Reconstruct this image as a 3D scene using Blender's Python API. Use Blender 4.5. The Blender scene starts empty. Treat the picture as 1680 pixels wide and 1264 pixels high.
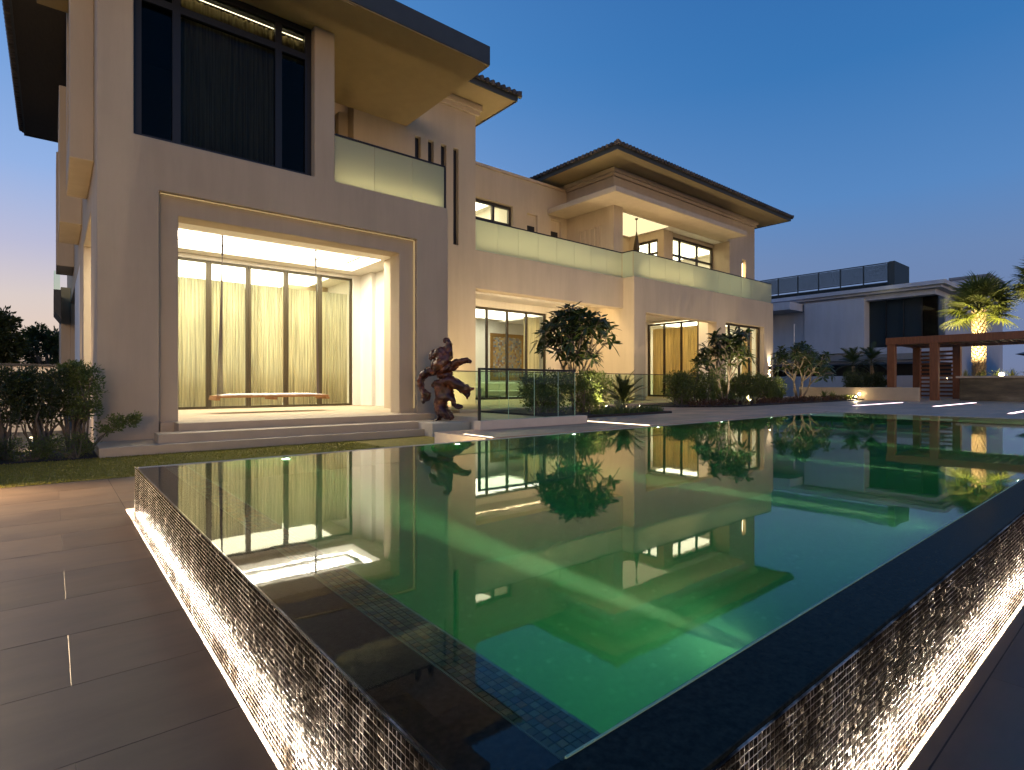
import bpy, bmesh, math, random
import numpy as np
from mathutils import Vector, Matrix, Quaternion

random.seed(7)
rng = np.random.default_rng(7)
R = math.radians
scene = bpy.context.scene
COL = scene.collection

# ------------------------------------------------------------------ camera, sky, exposure
cam_data = bpy.data.cameras.new('camera')
cam_data.sensor_width = 36.0
cam_data.lens = 19.48
cam_data.clip_start = 0.05
cam_data.clip_end = 6000
cam_data.shift_y = -0.001
cam = bpy.data.objects.new('camera', cam_data)
cam.location = (0, 0, 1.45)
cam.rotation_euler = (R(90), 0, R(-39.7))
COL.objects.link(cam)
scene.camera = cam

EXPO = 4.5                                  # a long exposure: every lamp below is scaled by LK
LK = 2.0 ** -EXPO
SUN_EL, SUN_AZ = R(-2.2), R(-75)          # the sun has just set beyond the house's side
world = bpy.data.worlds.new('World')
scene.world = world
world.use_nodes = True
wn, wl = world.node_tree.nodes, world.node_tree.links
wn.clear()
sky = wn.new('ShaderNodeTexSky')
sky.sky_type = 'NISHITA'
sky.sun_disc = False
sky.sun_elevation = SUN_EL
sky.sun_rotation = SUN_AZ
sky.altitude = 0
sky.air_density = 1.0
sky.dust_density = 0.6
sky.ozone_density = 1.6
def srgb(c):
    return tuple(((x / 255) / 12.92 if x / 255 < 0.04045 else ((x / 255 + 0.055) / 1.055) ** 2.4) for x in c)


def sky_ramp(stops, fac):
    r = wn.new('ShaderNodeValToRGB')
    el = r.color_ramp.elements
    while len(el) < len(stops): el.new(0.5)
    for e, (p, c) in zip(el, stops):
        e.position = p
        e.color = (*srgb(c), 1)
    wl.new(fac, r.inputs['Fac'])
    return r.outputs['Color']


# twilight tint over the physical sky: deep blue away from the sunset, lilac to peach towards it
geo = wn.new('ShaderNodeNewGeometry')
inc = wn.new('ShaderNodeVectorMath'); inc.operation = 'SCALE'; inc.inputs['Scale'].default_value = -1
wl.new(geo.outputs['Incoming'], inc.inputs[0])
sep = wn.new('ShaderNodeSeparateXYZ'); wl.new(inc.outputs[0], sep.inputs[0])
east = sky_ramp([(0.0, (118, 128, 160)), (0.10, (112, 133, 174)), (0.19, (104, 135, 182)), (0.28, (84, 135, 194)), (0.45, (52, 117, 182)), (0.62, (44, 104, 170)), (1.0, (24, 68, 124))], sep.outputs['Z'])
west = sky_ramp([(0.0, (236, 196, 170)), (0.06, (230, 206, 190)), (0.12, (220, 206, 202)), (0.19, (189, 190, 216)), (0.29, (148, 179, 229)), (0.5, (88, 148, 214)), (1.0, (26, 72, 128))], sep.outputs['Z'])
hz = wn.new('ShaderNodeCombineXYZ'); wl.new(sep.outputs['X'], hz.inputs[0]); wl.new(sep.outputs['Y'], hz.inputs[1])
hn = wn.new('ShaderNodeVectorMath'); hn.operation = 'NORMALIZE'; wl.new(hz.outputs[0], hn.inputs[0])
dt = wn.new('ShaderNodeVectorMath'); dt.operation = 'DOT_PRODUCT'
dt.inputs[1].default_value = (math.sin(R(-62)), math.cos(R(-62)), 0)
wl.new(hn.outputs[0], dt.inputs[0])
mr = wn.new('ShaderNodeMapRange'); mr.interpolation_type = 'SMOOTHSTEP'
mr.inputs['From Min'].default_value = -0.75; mr.inputs['From Max'].default_value = 0.5
wl.new(dt.outputs['Value'], mr.inputs['Value'])
mix = wn.new('ShaderNodeMix'); mix.data_type = 'RGBA'
wl.new(mr.outputs[0], mix.inputs[0]); wl.new(east, mix.inputs[6]); wl.new(west, mix.inputs[7])
sc_ = wn.new('ShaderNodeVectorMath'); sc_.operation = 'SCALE'; sc_.inputs['Scale'].default_value = LK / 0.15
wl.new(mix.outputs[2], sc_.inputs[0])
both = wn.new('ShaderNodeMix'); both.data_type = 'RGBA'; both.inputs[0].default_value = 0.97
wl.new(sky.outputs['Color'], both.inputs[6]); wl.new(sc_.outputs[0], both.inputs[7])
bg = wn.new('ShaderNodeBackground')
bg.inputs['Strength'].default_value = 0.15
wo = wn.new('ShaderNodeOutputWorld')
wl.new(both.outputs[2], bg.inputs['Color'])
wl.new(bg.outputs['Background'], wo.inputs['Surface'])

# added fill warming the walls: very weak, soft sun lamp low behind the camera
fill_sun_data = bpy.data.lights.new('fill_sun', 'SUN')
fill_sun_data.energy = 0.66 * LK
fill_sun_data.angle = R(16)
fill_sun_data.color = (1.0, 0.63, 0.31)
fill_sun = bpy.data.objects.new('fill_sun', fill_sun_data)
fill_sun.rotation_euler = Vector((0.30, 0.95, -0.07)).to_track_quat('-Z', 'Y').to_euler()
fill_sun.location = (-20, -20, 20)
COL.objects.link(fill_sun)

scene.view_settings.view_transform = 'Standard'
scene.view_settings.look = 'None'
scene.view_settings.exposure = EXPO
scene.view_settings.gamma = 1.0
scene.view_settings.use_curve_mapping = False
cy = scene.cycles
cy.max_bounces = 10
cy.diffuse_bounces = 4
cy.glossy_bounces = 5
cy.transmission_bounces = 8
cy.transparent_max_bounces = 24
cy.volume_bounces = 1
cy.sample_clamp_indirect = 6.0 * LK
cy.sample_clamp_direct = 0.0
cy.use_denoising = True
cy.use_adaptive_sampling = True
cy.adaptive_threshold = 0.015
cy.caustics_refractive = True
cy.caustics_reflective = True
cy.blur_glossy = 0.3

# ------------------------------------------------------------------ helpers: objects
W = {}                                        # world origin of every object made here


def tag(o, label=None, cat=None, group=None, kind=None):
    if label: o['label'] = label
    if cat: o['category'] = cat
    if group: o['group'] = group
    if kind: o['kind'] = kind
    return o


def empty(name, loc, label=None, cat=None, group=None, kind=None):
    o = bpy.data.objects.new(name, None)
    COL.objects.link(o)
    o.location = loc
    o.empty_display_size = 0.2
    W[o.name] = Vector(loc)
    return tag(o, label, cat, group, kind)


def build(name, verts, faces, material, parent=None, smooth=False, origin=None, kind=None, bevel=0, label=None):
    """one mesh object from world-space vertices; its origin sits at the base of its bounding box"""
    v = np.asarray(verts, dtype=np.float64)
    if origin is None:
        lo, hi = v.min(0), v.max(0)
        origin = Vector(((lo[0] + hi[0]) / 2, (lo[1] + hi[1]) / 2, lo[2]))
    else:
        origin = Vector(origin)
    me = bpy.data.meshes.new(name)
    me.from_pydata((v - np.array(origin)).tolist(), [], faces)
    me.validate()
    me.update()
    if smooth:
        me.polygons.foreach_set('use_smooth', [True] * len(me.polygons))
    me.materials.append(material)
    o = bpy.data.objects.new(name, me)
    COL.objects.link(o)
    W[o.name] = origin
    if parent is not None:
        o.parent = parent
        o.location = origin - W[parent.name]
    else:
        o.location = origin
    if bevel:
        m = o.modifiers.new('bevel', 'BEVEL')
        m.width = bevel
        m.segments = 1
        m.limit_method = 'ANGLE'
        m.angle_limit = R(40)
    if kind: o['kind'] = kind
    if label: o['label'] = label
    return o


def linked_copy(src, name, loc_world, parent=None, rot=None, scale=None):
    """another object sharing src's mesh, with its origin at loc_world"""
    o = src.copy()
    o.name = name
    for k in ('label', 'category', 'group', 'kind'):
        if k in o and parent is not None and k != 'kind':
            del o[k]
    COL.objects.link(o)
    W[o.name] = Vector(loc_world)
    o.parent = parent
    o.location = Vector(loc_world) - (W[parent.name] if parent is not None else Vector((0, 0, 0)))
    if rot is not None: o.rotation_euler = rot
    if scale is not None: o.scale = scale
    return o


def copy_tree(src, loc=None, rot=None, scale=None, parent=None, label=None):
    o = src.copy()
    COL.objects.link(o)
    if parent is not None:
        o.parent = parent
    if loc is not None:
        o.location = loc
        W[o.name] = Vector(loc)
    if rot is not None: o.rotation_euler = rot
    if scale is not None: o.scale = scale
    if label: o['label'] = label
    for ch in list(src.children):
        copy_tree(ch, parent=o)
    return o


class MB:
    """collects shapes in world space, then builds them as one mesh object"""
    def __init__(s):
        s.v, s.f = [], []

    def add(s, verts, faces):
        b = len(s.v)
        s.v.extend([tuple(p) for p in verts])
        s.f.extend([tuple(i + b for i in f) for f in faces])
        return s

    def box(s, x0, x1, y0, y1, z0, z1):
        vs = [(x0, y0, z0), (x1, y0, z0), (x1, y1, z0), (x0, y1, z0), (x0, y0, z1), (x1, y0, z1), (x1, y1, z1), (x0, y1, z1)]
        return s.add(vs, [(3, 2, 1, 0), (4, 5, 6, 7), (0, 1, 5, 4), (1, 2, 6, 5), (2, 3, 7, 6), (3, 0, 4, 7)])

    def obox(s, c, ax, ay, az, hx, hy, hz):
        c, ax, ay, az = Vector(c), Vector(ax), Vector(ay), Vector(az)
        vs = []
        for k in (-1, 1):
            for i, j in ((-1, -1), (1, -1), (1, 1), (-1, 1)):
                vs.append(c + ax * (hx * i) + ay * (hy * j) + az * (hz * k))
        return s.add(vs, [(3, 2, 1, 0), (4, 5, 6, 7), (0, 1, 5, 4), (1, 2, 6, 5), (2, 3, 7, 6), (3, 0, 4, 7)])

    def tube(s, pts, radii, n=8, cap=True):
        pts = [Vector(p) for p in pts]
        if not hasattr(radii, '__len__'): radii = [radii] * len(pts)
        b = len(s.v)
        prev = None
        for i, p in enumerate(pts):
            d = (pts[min(i + 1, len(pts) - 1)] - pts[max(i - 1, 0)])
            if d.length < 1e-9: d = Vector((0, 0, 1))
            d.normalize()
            if prev is None:
                a = d.orthogonal().normalized()
            else:
                a = (prev - d * prev.dot(d))
                a = a.normalized() if a.length > 1e-6 else d.orthogonal().normalized()
            prev = a
            c = d.cross(a)
            for k in range(n):
                t = 2 * math.pi * k / n
                s.v.append(tuple(p + a * (math.cos(t) * radii[i]) + c * (math.sin(t) * radii[i])))
        for i in range(len(pts) - 1):
            for k in range(n):
                k2 = (k + 1) % n
                s.f.append((b + i * n + k, b + i * n + k2, b + (i + 1) * n + k2, b + (i + 1) * n + k))
        if cap:
            s.f.append(tuple(b + k for k in reversed(range(n))))
            e = b + (len(pts) - 1) * n
            s.f.append(tuple(e + k for k in range(n)))
        return s

    def sphere(s, c, r, nu=10, nv=6):
        b = len(s.v)
        for j in range(nv + 1):
            ph = math.pi * j / nv
            for i in range(nu):
                th = 2 * math.pi * i / nu
                s.v.append((c[0] + r * math.sin(ph) * math.cos(th), c[1] + r * math.sin(ph) * math.sin(th), c[2] + r * math.cos(ph)))
        for j in range(nv):
            for i in range(nu):
                i2 = (i + 1) % nu
                s.f.append((b + j * nu + i, b + (j + 1) * nu + i, b + (j + 1) * nu + i2, b + j * nu + i2))
        return s

    def build(s, name, material, parent=None, **k):
        return build(name, s.v, s.f, material, parent, **k)


def solid(name, ops, material, parent=None, bevel=0.018, **k):
    """axis-aligned boxes added ('+') and cut ('-') in order; only the outer skin is kept"""
    eps = 1e-5
    ax = []
    for a in range(3):
        c = sorted({round(b[2 * a + q], 5) for _, b in ops for q in (0, 1)})
        ax.append(c)
    mid = [np.array([(c[i] + c[i + 1]) / 2 for i in range(len(c) - 1)]) for c in ax]
    occ = np.zeros([len(m) for m in mid], dtype=bool)
    for sgn, b in ops:
        m = [(mid[a] > b[2 * a] - eps) & (mid[a] < b[2 * a + 1] + eps) for a in range(3)]
        sel = m[0][:, None, None] & m[1][None, :, None] & m[2][None, None, :]
        occ[sel] = (sgn == '+')
    pad = np.pad(occ, 1)
    vid, vs, fs = {}, [], []

    def V(i, j, l):
        key = (i, j, l)
        if key not in vid:
            vid[key] = len(vs)
            vs.append((ax[0][i], ax[1][j], ax[2][l]))
        return vid[key]
    for i, j, l in np.argwhere(occ):
        q = pad[i:i + 3, j:j + 3, l:l + 3]
        if not q[0, 1, 1]: fs.append((V(i, j, l), V(i, j, l + 1), V(i, j + 1, l + 1), V(i, j + 1, l)))
        if not q[2, 1, 1]: fs.append((V(i + 1, j, l), V(i + 1, j + 1, l), V(i + 1, j + 1, l + 1), V(i + 1, j, l + 1)))
        if not q[1, 0, 1]: fs.append((V(i, j, l), V(i + 1, j, l), V(i + 1, j, l + 1), V(i, j, l + 1)))
        if not q[1, 2, 1]: fs.append((V(i, j + 1, l), V(i, j + 1, l + 1), V(i + 1, j + 1, l + 1), V(i + 1, j + 1, l)))
        if not q[1, 1, 0]: fs.append((V(i, j, l), V(i, j + 1, l), V(i + 1, j + 1, l), V(i + 1, j, l)))
        if not q[1, 1, 2]: fs.append((V(i, j, l + 1), V(i + 1, j, l + 1), V(i + 1, j + 1, l + 1), V(i, j + 1, l + 1)))
    return build(name, vs, fs, material, parent, bevel=bevel, **k)


# ------------------------------------------------------------------ helpers: materials
def new_mat(name):
    m = bpy.data.materials.new(name)
    m.use_nodes = True
    n, l = m.node_tree.nodes, m.node_tree.links
    n.clear()
    out = n.new('ShaderNodeOutputMaterial')
    return m, n, l, out


def principled(n, color=(0.5, 0.5, 0.5), rough=0.5, **kw):
    p = n.new('ShaderNodeBsdfPrincipled')
    p.inputs['Base Color'].default_value = (*color, 1)
    p.inputs['Roughness'].default_value = rough
    for k, v in kw.items():
        p.inputs[k].default_value = v
    return p


def node_coords(n, l, scale=(1, 1, 1), space='Object', rot=(0, 0, 0)):
    if space == 'World':
        g = n.new('ShaderNodeNewGeometry'); src = g.outputs['Position']
    else:
        g = n.new('ShaderNodeTexCoord'); src = g.outputs[space]
    mp = n.new('ShaderNodeMapping')
    mp.inputs['Scale'].default_value = scale
    mp.inputs['Rotation'].default_value = rot
    l.new(src, mp.inputs['Vector'])
    return mp.outputs['Vector']


def noise(n, l, vec, scale, detail=4, rough=0.55):
    t = n.new('ShaderNodeTexNoise')
    t.inputs['Scale'].default_value = scale
    t.inputs['Detail'].default_value = detail
    t.inputs['Roughness'].default_value = rough
    l.new(vec, t.inputs['Vector'])
    return t.outputs['Fac']


def ramp(n, l, fac, stops):
    r = n.new('ShaderNodeValToRGB')
    el = r.color_ramp.elements
    while len(el) < len(stops): el.new(0.5)
    for e, (p, c) in zip(el, stops):
        e.position = p
        e.color = (*c, 1) if len(c) == 3 else c
    l.new(fac, r.inputs['Fac'])
    return r.outputs['Color']


def mixc(n, l, fac, a, b, mode='MIX'):
    m = n.new('ShaderNodeMix')
    m.data_type = 'RGBA'
    m.blend_type = mode
    for sock, v in ((m.inputs[0], fac), (m.inputs[6], a), (m.inputs[7], b)):
        if hasattr(v, 'node'): l.new(v, sock)
        elif isinstance(v, (int, float)): sock.default_value = v
        else: sock.default_value = (*v, 1)
    return m.outputs[2]


def bump(n, l, height, strength, dist=0.01):
    b = n.new('ShaderNodeBump')
    b.inputs['Strength'].default_value = strength
    b.inputs['Distance'].default_value = dist
    l.new(height, b.inputs['Height'])
    return b.outputs['Normal']


def simple(name, color, rough=0.5, metallic=0.0, var=0.0, var_scale=3.0, bump_s=0.0, bump_scale=60.0, space='World', stretch=(1, 1, 1), island=0.0, **kw):
    """principled surface with fractal colour variation and fine relief"""
    m, n, l, out = new_mat(name)
    p = principled(n, color, rough, Metallic=metallic, **kw)
    if var or bump_s or island:
        vec = node_coords(n, l, stretch, space)
        col = None
        if var:
            f = noise(n, l, vec, var_scale, 6, 0.6)
            lo = tuple(max(0, c * (1 - var)) for c in color)
            hi = tuple(min(1, c * (1 + var)) for c in color)
            col = ramp(n, l, f, [(0.3, lo), (0.7, hi)])
        if island:
            g = n.new('ShaderNodeNewGeometry')
            oi = n.new('ShaderNodeObjectInfo')
            ad = n.new('ShaderNodeMath'); ad.operation = 'ADD'
            l.new(g.outputs['Random Per Island'], ad.inputs[0]); l.new(oi.outputs['Random'], ad.inputs[1])
            fr = n.new('ShaderNodeMath'); fr.operation = 'FRACT'
            l.new(ad.outputs[0], fr.inputs[0])
            mr = n.new('ShaderNodeMapRange')
            mr.inputs['To Min'].default_value = 1 - island
            mr.inputs['To Max'].default_value = 1 + island
            l.new(fr.outputs[0], mr.inputs['Value'])
            vm = n.new('ShaderNodeVectorMath'); vm.operation = 'SCALE'
            if col is not None: l.new(col, vm.inputs[0])
            else: vm.inputs[0].default_value = color
            l.new(mr.outputs[0], vm.inputs['Scale'])
            col = vm.outputs[0]
        if col is not None: l.new(col, p.inputs['Base Color'])
        if bump_s:
            l.new(bump(n, l, noise(n, l, vec, bump_scale, 5), bump_s), p.inputs['Normal'])
    l.new(p.outputs[0], out.inputs['Surface'])
    return m


def emitter(name, color, strength):
    m, n, l, out = new_mat(name)
    e = n.new('ShaderNodeEmission')
    e.inputs['Color'].default_value = (*color, 1)
    e.inputs['Strength'].default_value = strength * LK
    l.new(e.outputs[0], out.inputs['Surface'])
    return m


def thin_glass(name, tint=(1, 1, 1), rough=0.0, refl=1.0):
    """a pane: mostly see-through with a Fresnel reflection"""
    m, n, l, out = new_mat(name)
    t = n.new('ShaderNodeBsdfTransparent')
    t.inputs['Color'].default_value = (*tint, 1)
    g = n.new('ShaderNodeBsdfGlossy')
    g.inputs['Roughness'].default_value = rough
    f = n.new('ShaderNodeFresnel')
    f.inputs['IOR'].default_value = 1.45
    mu = n.new('ShaderNodeMath'); mu.operation = 'MULTIPLY'
    mu.inputs[1].default_value = refl
    ge = n.new('ShaderNodeNewGeometry')                    # only the face the ray enters by reflects
    fa = n.new('ShaderNodeMath'); fa.operation = 'SUBTRACT'; fa.inputs[0].default_value = 1.0
    l.new(ge.outputs['Backfacing'], fa.inputs[1])
    fb = n.new('ShaderNodeMath'); fb.operation = 'MULTIPLY'
    l.new(f.outputs[0], fb.inputs[0]); l.new(fa.outputs[0], fb.inputs[1])
    l.new(fb.outputs[0], mu.inputs[0])
    mx = n.new('ShaderNodeMixShader')
    l.new(mu.outputs[0], mx.inputs[0]); l.new(t.outputs[0], mx.inputs[1]); l.new(g.outputs[0], mx.inputs[2])
    l.new(mx.outputs[0], out.inputs['Surface'])
    return m


def leaf_mat(name, c1, c2, rough=0.45, trans=0.35):
    m, n, l, out = new_mat(name)
    g = n.new('ShaderNodeNewGeometry')
    col = ramp(n, l, g.outputs['Random Per Island'], [(0.0, c1), (1.0, c2)])
    p = principled(n, c1, rough)
    l.new(col, p.inputs['Base Color'])
    tr = n.new('ShaderNodeBsdfTranslucent')
    l.new(mixc(n, l, 0.5, col, (0.25, 0.3, 0.03)), tr.inputs['Color'])
    mx = n.new('ShaderNodeMixShader')
    mx.inputs[0].default_value = trans
    l.new(p.outputs[0], mx.inputs[1]); l.new(tr.outputs[0], mx.inputs[2])
    l.new(mx.outputs[0], out.inputs['Surface'])
    return m


M = {}


def plaster(name, c):
    m, n, l, out = new_mat(name)
    vec = node_coords(n, l, (1, 1, 1), 'World')
    vst = node_coords(n, l, (2.2, 2.2, 0.28), 'World')
    a = noise(n, l, vec, 0.35, 5, 0.6)
    b = noise(n, l, vst, 0.9, 6, 0.65)
    fa = ramp(n, l, a, [(0.3, tuple(x * 0.93 for x in c)), (0.7, tuple(min(1, x * 1.04) for x in c))])
    col = mixc(n, l, 0.12, fa, ramp(n, l, b, [(0.42, (0.45, 0.42, 0.4)), (0.6, (1, 1, 1))]), 'MULTIPLY')
    p = principled(n, c, 0.85)
    l.new(col, p.inputs['Base Color'])
    l.new(bump(n, l, noise(n, l, vec, 55, 4), 0.12, 0.006), p.inputs['Normal'])
    l.new(p.outputs[0], out.inputs['Surface'])
    return m


M['plaster'] = plaster('villa_plaster', (0.50, 0.405, 0.285))
M['plaster_in'] = plaster('inner_plaster', (0.78, 0.74, 0.66))
M['soffit'] = simple('soffit_paint', (0.36, 0.27, 0.13), 0.8, var=0.05)
M['soffit_dark'] = simple('dark_soffit', (0.035, 0.027, 0.018), 0.7, var=0.2, stretch=(6, 1, 1))
M['fascia'] = simple('dark_fascia', (0.045, 0.05, 0.05), 0.55, var=0.1)
M['roof_tile'] = simple('roof_tile', (0.06, 0.05, 0.045), 0.6, island=0.4)
M['bronze'] = simple('bronze_frame', (0.055, 0.045, 0.035), 0.4, metallic=0.5)
M['door_frame'] = simple('door_frame_bronze', (0.06, 0.045, 0.022), 0.4, metallic=0.3)
M['dark_metal'] = simple('dark_metal', (0.025, 0.025, 0.027), 0.4, metallic=0.4)
M['steel'] = simple('galvanised_steel', (0.5, 0.5, 0.5), 0.35, metallic=0.9)
M['glass'] = thin_glass('window_glass', (0.93, 0.96, 0.93))
M['glass_dark'] = thin_glass('tinted_glass', (0.5, 0.54, 0.55), refl=0.4)
M['glass_rail'] = thin_glass('balustrade_glass', (0.86, 0.95, 0.86))


def frosted():
    m, n, l, out = new_mat('frosted_glass')
    t = n.new('ShaderNodeBsdfTranslucent'); t.inputs['Color'].default_value = (0.75, 0.77, 0.63, 1)
    d = principled(n, (0.55, 0.63, 0.55), 0.28)
    tr = n.new('ShaderNodeBsdfTransparent'); tr.inputs['Color'].default_value = (0.8, 0.9, 0.8, 1)
    a = n.new('ShaderNodeMixShader'); a.inputs[0].default_value = 0.62
    l.new(d.outputs[0], a.inputs[1]); l.new(t.outputs[0], a.inputs[2])
    b = n.new('ShaderNodeMixShader'); b.inputs[0].default_value = 0.18
    l.new(a.outputs[0], b.inputs[1]); l.new(tr.outputs[0], b.inputs[2])
    l.new(b.outputs[0], out.inputs['Surface'])
    return m


M['frosted'] = frosted()


def curtain_mat(name, c, trans=0.5, alpha=0.12):
    m, n, l, out = new_mat(name)
    vec = node_coords(n, l, (30, 30, 0.6), 'World')
    col = ramp(n, l, noise(n, l, vec, 1.0, 4), [(0.36, tuple(x * 0.6 for x in c)), (0.5, tuple(x * 0.9 for x in c)), (0.66, tuple(min(1, x * 1.12) for x in c))])
    d = n.new('ShaderNodeBsdfDiffuse'); l.new(col, d.inputs['Color'])
    t = n.new('ShaderNodeBsdfTranslucent'); l.new(col, t.inputs['Color'])
    tr = n.new('ShaderNodeBsdfTransparent')
    a = n.new('ShaderNodeMixShader'); a.inputs[0].default_value = trans
    l.new(d.outputs[0], a.inputs[1]); l.new(t.outputs[0], a.inputs[2])
    b = n.new('ShaderNodeMixShader'); b.inputs[0].default_value = alpha
    l.new(a.outputs[0], b.inputs[1]); l.new(tr.outputs[0], b.inputs[2])
    l.new(b.outputs[0], out.inputs['Surface'])
    return m


M['curtain'] = curtain_mat('sheer_curtain', (0.87, 0.80, 0.61))
M['curtain_pale'] = curtain_mat('pale_sheer_curtain', (0.88, 0.80, 0.60))
M['curtain_gold'] = curtain_mat('gold_curtain', (0.82, 0.64, 0.32))
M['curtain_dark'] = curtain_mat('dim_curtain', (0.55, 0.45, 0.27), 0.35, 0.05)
M['limestone'] = simple('limestone', (0.50, 0.385, 0.255), 0.6, var=0.08, var_scale=2.0, bump_s=0.1, bump_scale=30)
M['kerb_white'] = simple('white_kerb_render', (0.60, 0.50, 0.385), 0.8, var=0.05, bump_s=0.1)


def paver_mat(name, c, rough=0.5):
    m, n, l, out = new_mat(name)
    oi = n.new('ShaderNodeObjectInfo')
    g = n.new('ShaderNodeNewGeometry')
    of = n.new('ShaderNodeVectorMath'); of.operation = 'SCALE'
    cb = n.new('ShaderNodeCombineXYZ')
    l.new(oi.outputs['Random'], cb.inputs[0]); l.new(oi.outputs['Random'], cb.inputs[1]); l.new(oi.outputs['Random'], cb.inputs[2])
    l.new(cb.outputs[0], of.inputs[0]); of.inputs['Scale'].default_value = 37.0
    ad = n.new('ShaderNodeVectorMath'); ad.operation = 'ADD'
    l.new(g.outputs['Position'], ad.inputs[0]); l.new(of.outputs[0], ad.inputs[1])
    mp = n.new('ShaderNodeMapping'); mp.inputs['Scale'].default_value = (0.9, 3.2, 1)
    l.new(ad.outputs[0], mp.inputs['Vector'])
    v = noise(n, l, mp.outputs[0], 1.6, 8, 0.62)
    v2 = noise(n, l, ad.outputs[0], 1.3, 4)
    v3 = noise(n, l, ad.outputs[0], 42, 4)
    col = ramp(n, l, v, [(0.25, tuple(x * 0.80 for x in c)), (0.5, c), (0.75, tuple(x * 1.16 for x in c))])
    col = mixc(n, l, 0.35, col, ramp(n, l, v2, [(0.35, (0.5, 0.5, 0.5)), (0.65, (1, 1, 1))]), 'MULTIPLY')
    mr = n.new('ShaderNodeMapRange'); mr.inputs['To Min'].default_value = 0.84; mr.inputs['To Max'].default_value = 1.16
    l.new(oi.outputs['Random'], mr.inputs['Value'])
    vm = n.new('ShaderNodeVectorMath'); vm.operation = 'SCALE'
    l.new(col, vm.inputs[0]); l.new(mr.outputs[0], vm.inputs['Scale'])
    p = principled(n, c, rough)
    l.new(vm.outputs[0], p.inputs['Base Color'])
    rr = n.new('ShaderNodeMapRange'); rr.inputs['To Min'].default_value = rough - 0.12; rr.inputs['To Max'].default_value = rough + 0.15
    l.new(v2, rr.inputs['Value']); l.new(rr.outputs[0], p.inputs['Roughness'])
    l.new(bump(n, l, mixc(n, l, 0.4, v, v3), 0.18, 0.004), p.inputs['Normal'])
    l.new(p.outputs[0], out.inputs['Surface'])
    return m


M['paver'] = paver_mat('terrace_paver', (0.175, 0.108, 0.062))
M['deck_paver'] = paver_mat('deck_paver', (0.66, 0.41, 0.255))
M['bedding'] = simple('paver_bedding', (0.07, 0.05, 0.035), 0.9)
M['ground'] = simple('bare_ground', (0.09, 0.075, 0.06), 0.95, var=0.3, var_scale=0.3)
M['soil'] = simple('planting_soil', (0.035, 0.025, 0.018), 0.95, var=0.4, var_scale=6, bump_s=0.5, bump_scale=25)
M['lawn'] = simple('lawn_turf', (0.27, 0.20, 0.025), 0.9, var=0.35, var_scale=9, bump_s=0.8, bump_scale=120)
M['grass'] = leaf_mat('grass_blade', (0.18, 0.155, 0.018), (0.34, 0.25, 0.04), 0.6, 0.3)


def granite_mat():
    """honed black granite: faint sheen that grows towards grazing view"""
    m, n, l, out = new_mat('black_granite')
    vec = node_coords(n, l, (1, 1, 1), 'World')
    f = noise(n, l, vec, 45, 5, 0.6)
    d = n.new('ShaderNodeBsdfDiffuse')
    l.new(ramp(n, l, f, [(0.35, (0.008, 0.010, 0.007)), (0.7, (0.028, 0.030, 0.022))]), d.inputs['Color'])
    g = n.new('ShaderNodeBsdfGlossy'); g.inputs['Roughness'].default_value = 0.22
    lw = n.new('ShaderNodeLayerWeight'); lw.inputs['Blend'].default_value = 0.5
    pw = n.new('ShaderNodeMath'); pw.operation = 'POWER'; pw.inputs[1].default_value = 5.0
    l.new(lw.outputs['Facing'], pw.inputs[0])
    mr = n.new('ShaderNodeMapRange'); mr.inputs['To Min'].default_value = 0.018; mr.inputs['To Max'].default_value = 0.24
    l.new(pw.outputs[0], mr.inputs['Value'])
    mx = n.new('ShaderNodeMixShader')
    l.new(mr.outputs[0], mx.inputs[0]); l.new(d.outputs[0], mx.inputs[1]); l.new(g.outputs[0], mx.inputs[2])
    l.new(mx.outputs[0], out.inputs['Surface'])
    return m


M['granite'] = granite_mat()
M['led_warm'] = emitter('warm_led', (1.0, 0.72, 0.42), 60)
M['led_pool'] = emitter('white_led', (1.0, 0.87, 0.70), 720)
M['led_pink'] = emitter('pinkish_led', (1.0, 0.72, 0.82), 6)
M['panel_light'] = emitter('backlit_ceiling', (1.0, 0.93, 0.74), 22.0)
M['room_light'] = emitter('room_ceiling_light', (1.0, 0.88, 0.60), 6.0)
M['cove_warm'] = emitter('cove_light', (1.0, 0.74, 0.38), 18.0)
M['balcony_led'] = emitter('balcony_led', (1.0, 0.76, 0.42), 26)
M['bulb'] = emitter('garden_bulb', (1.0, 0.80, 0.45), 60)
M['nosing'] = emitter('step_light', (0.85, 1.0, 0.45), 1.6)

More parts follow.
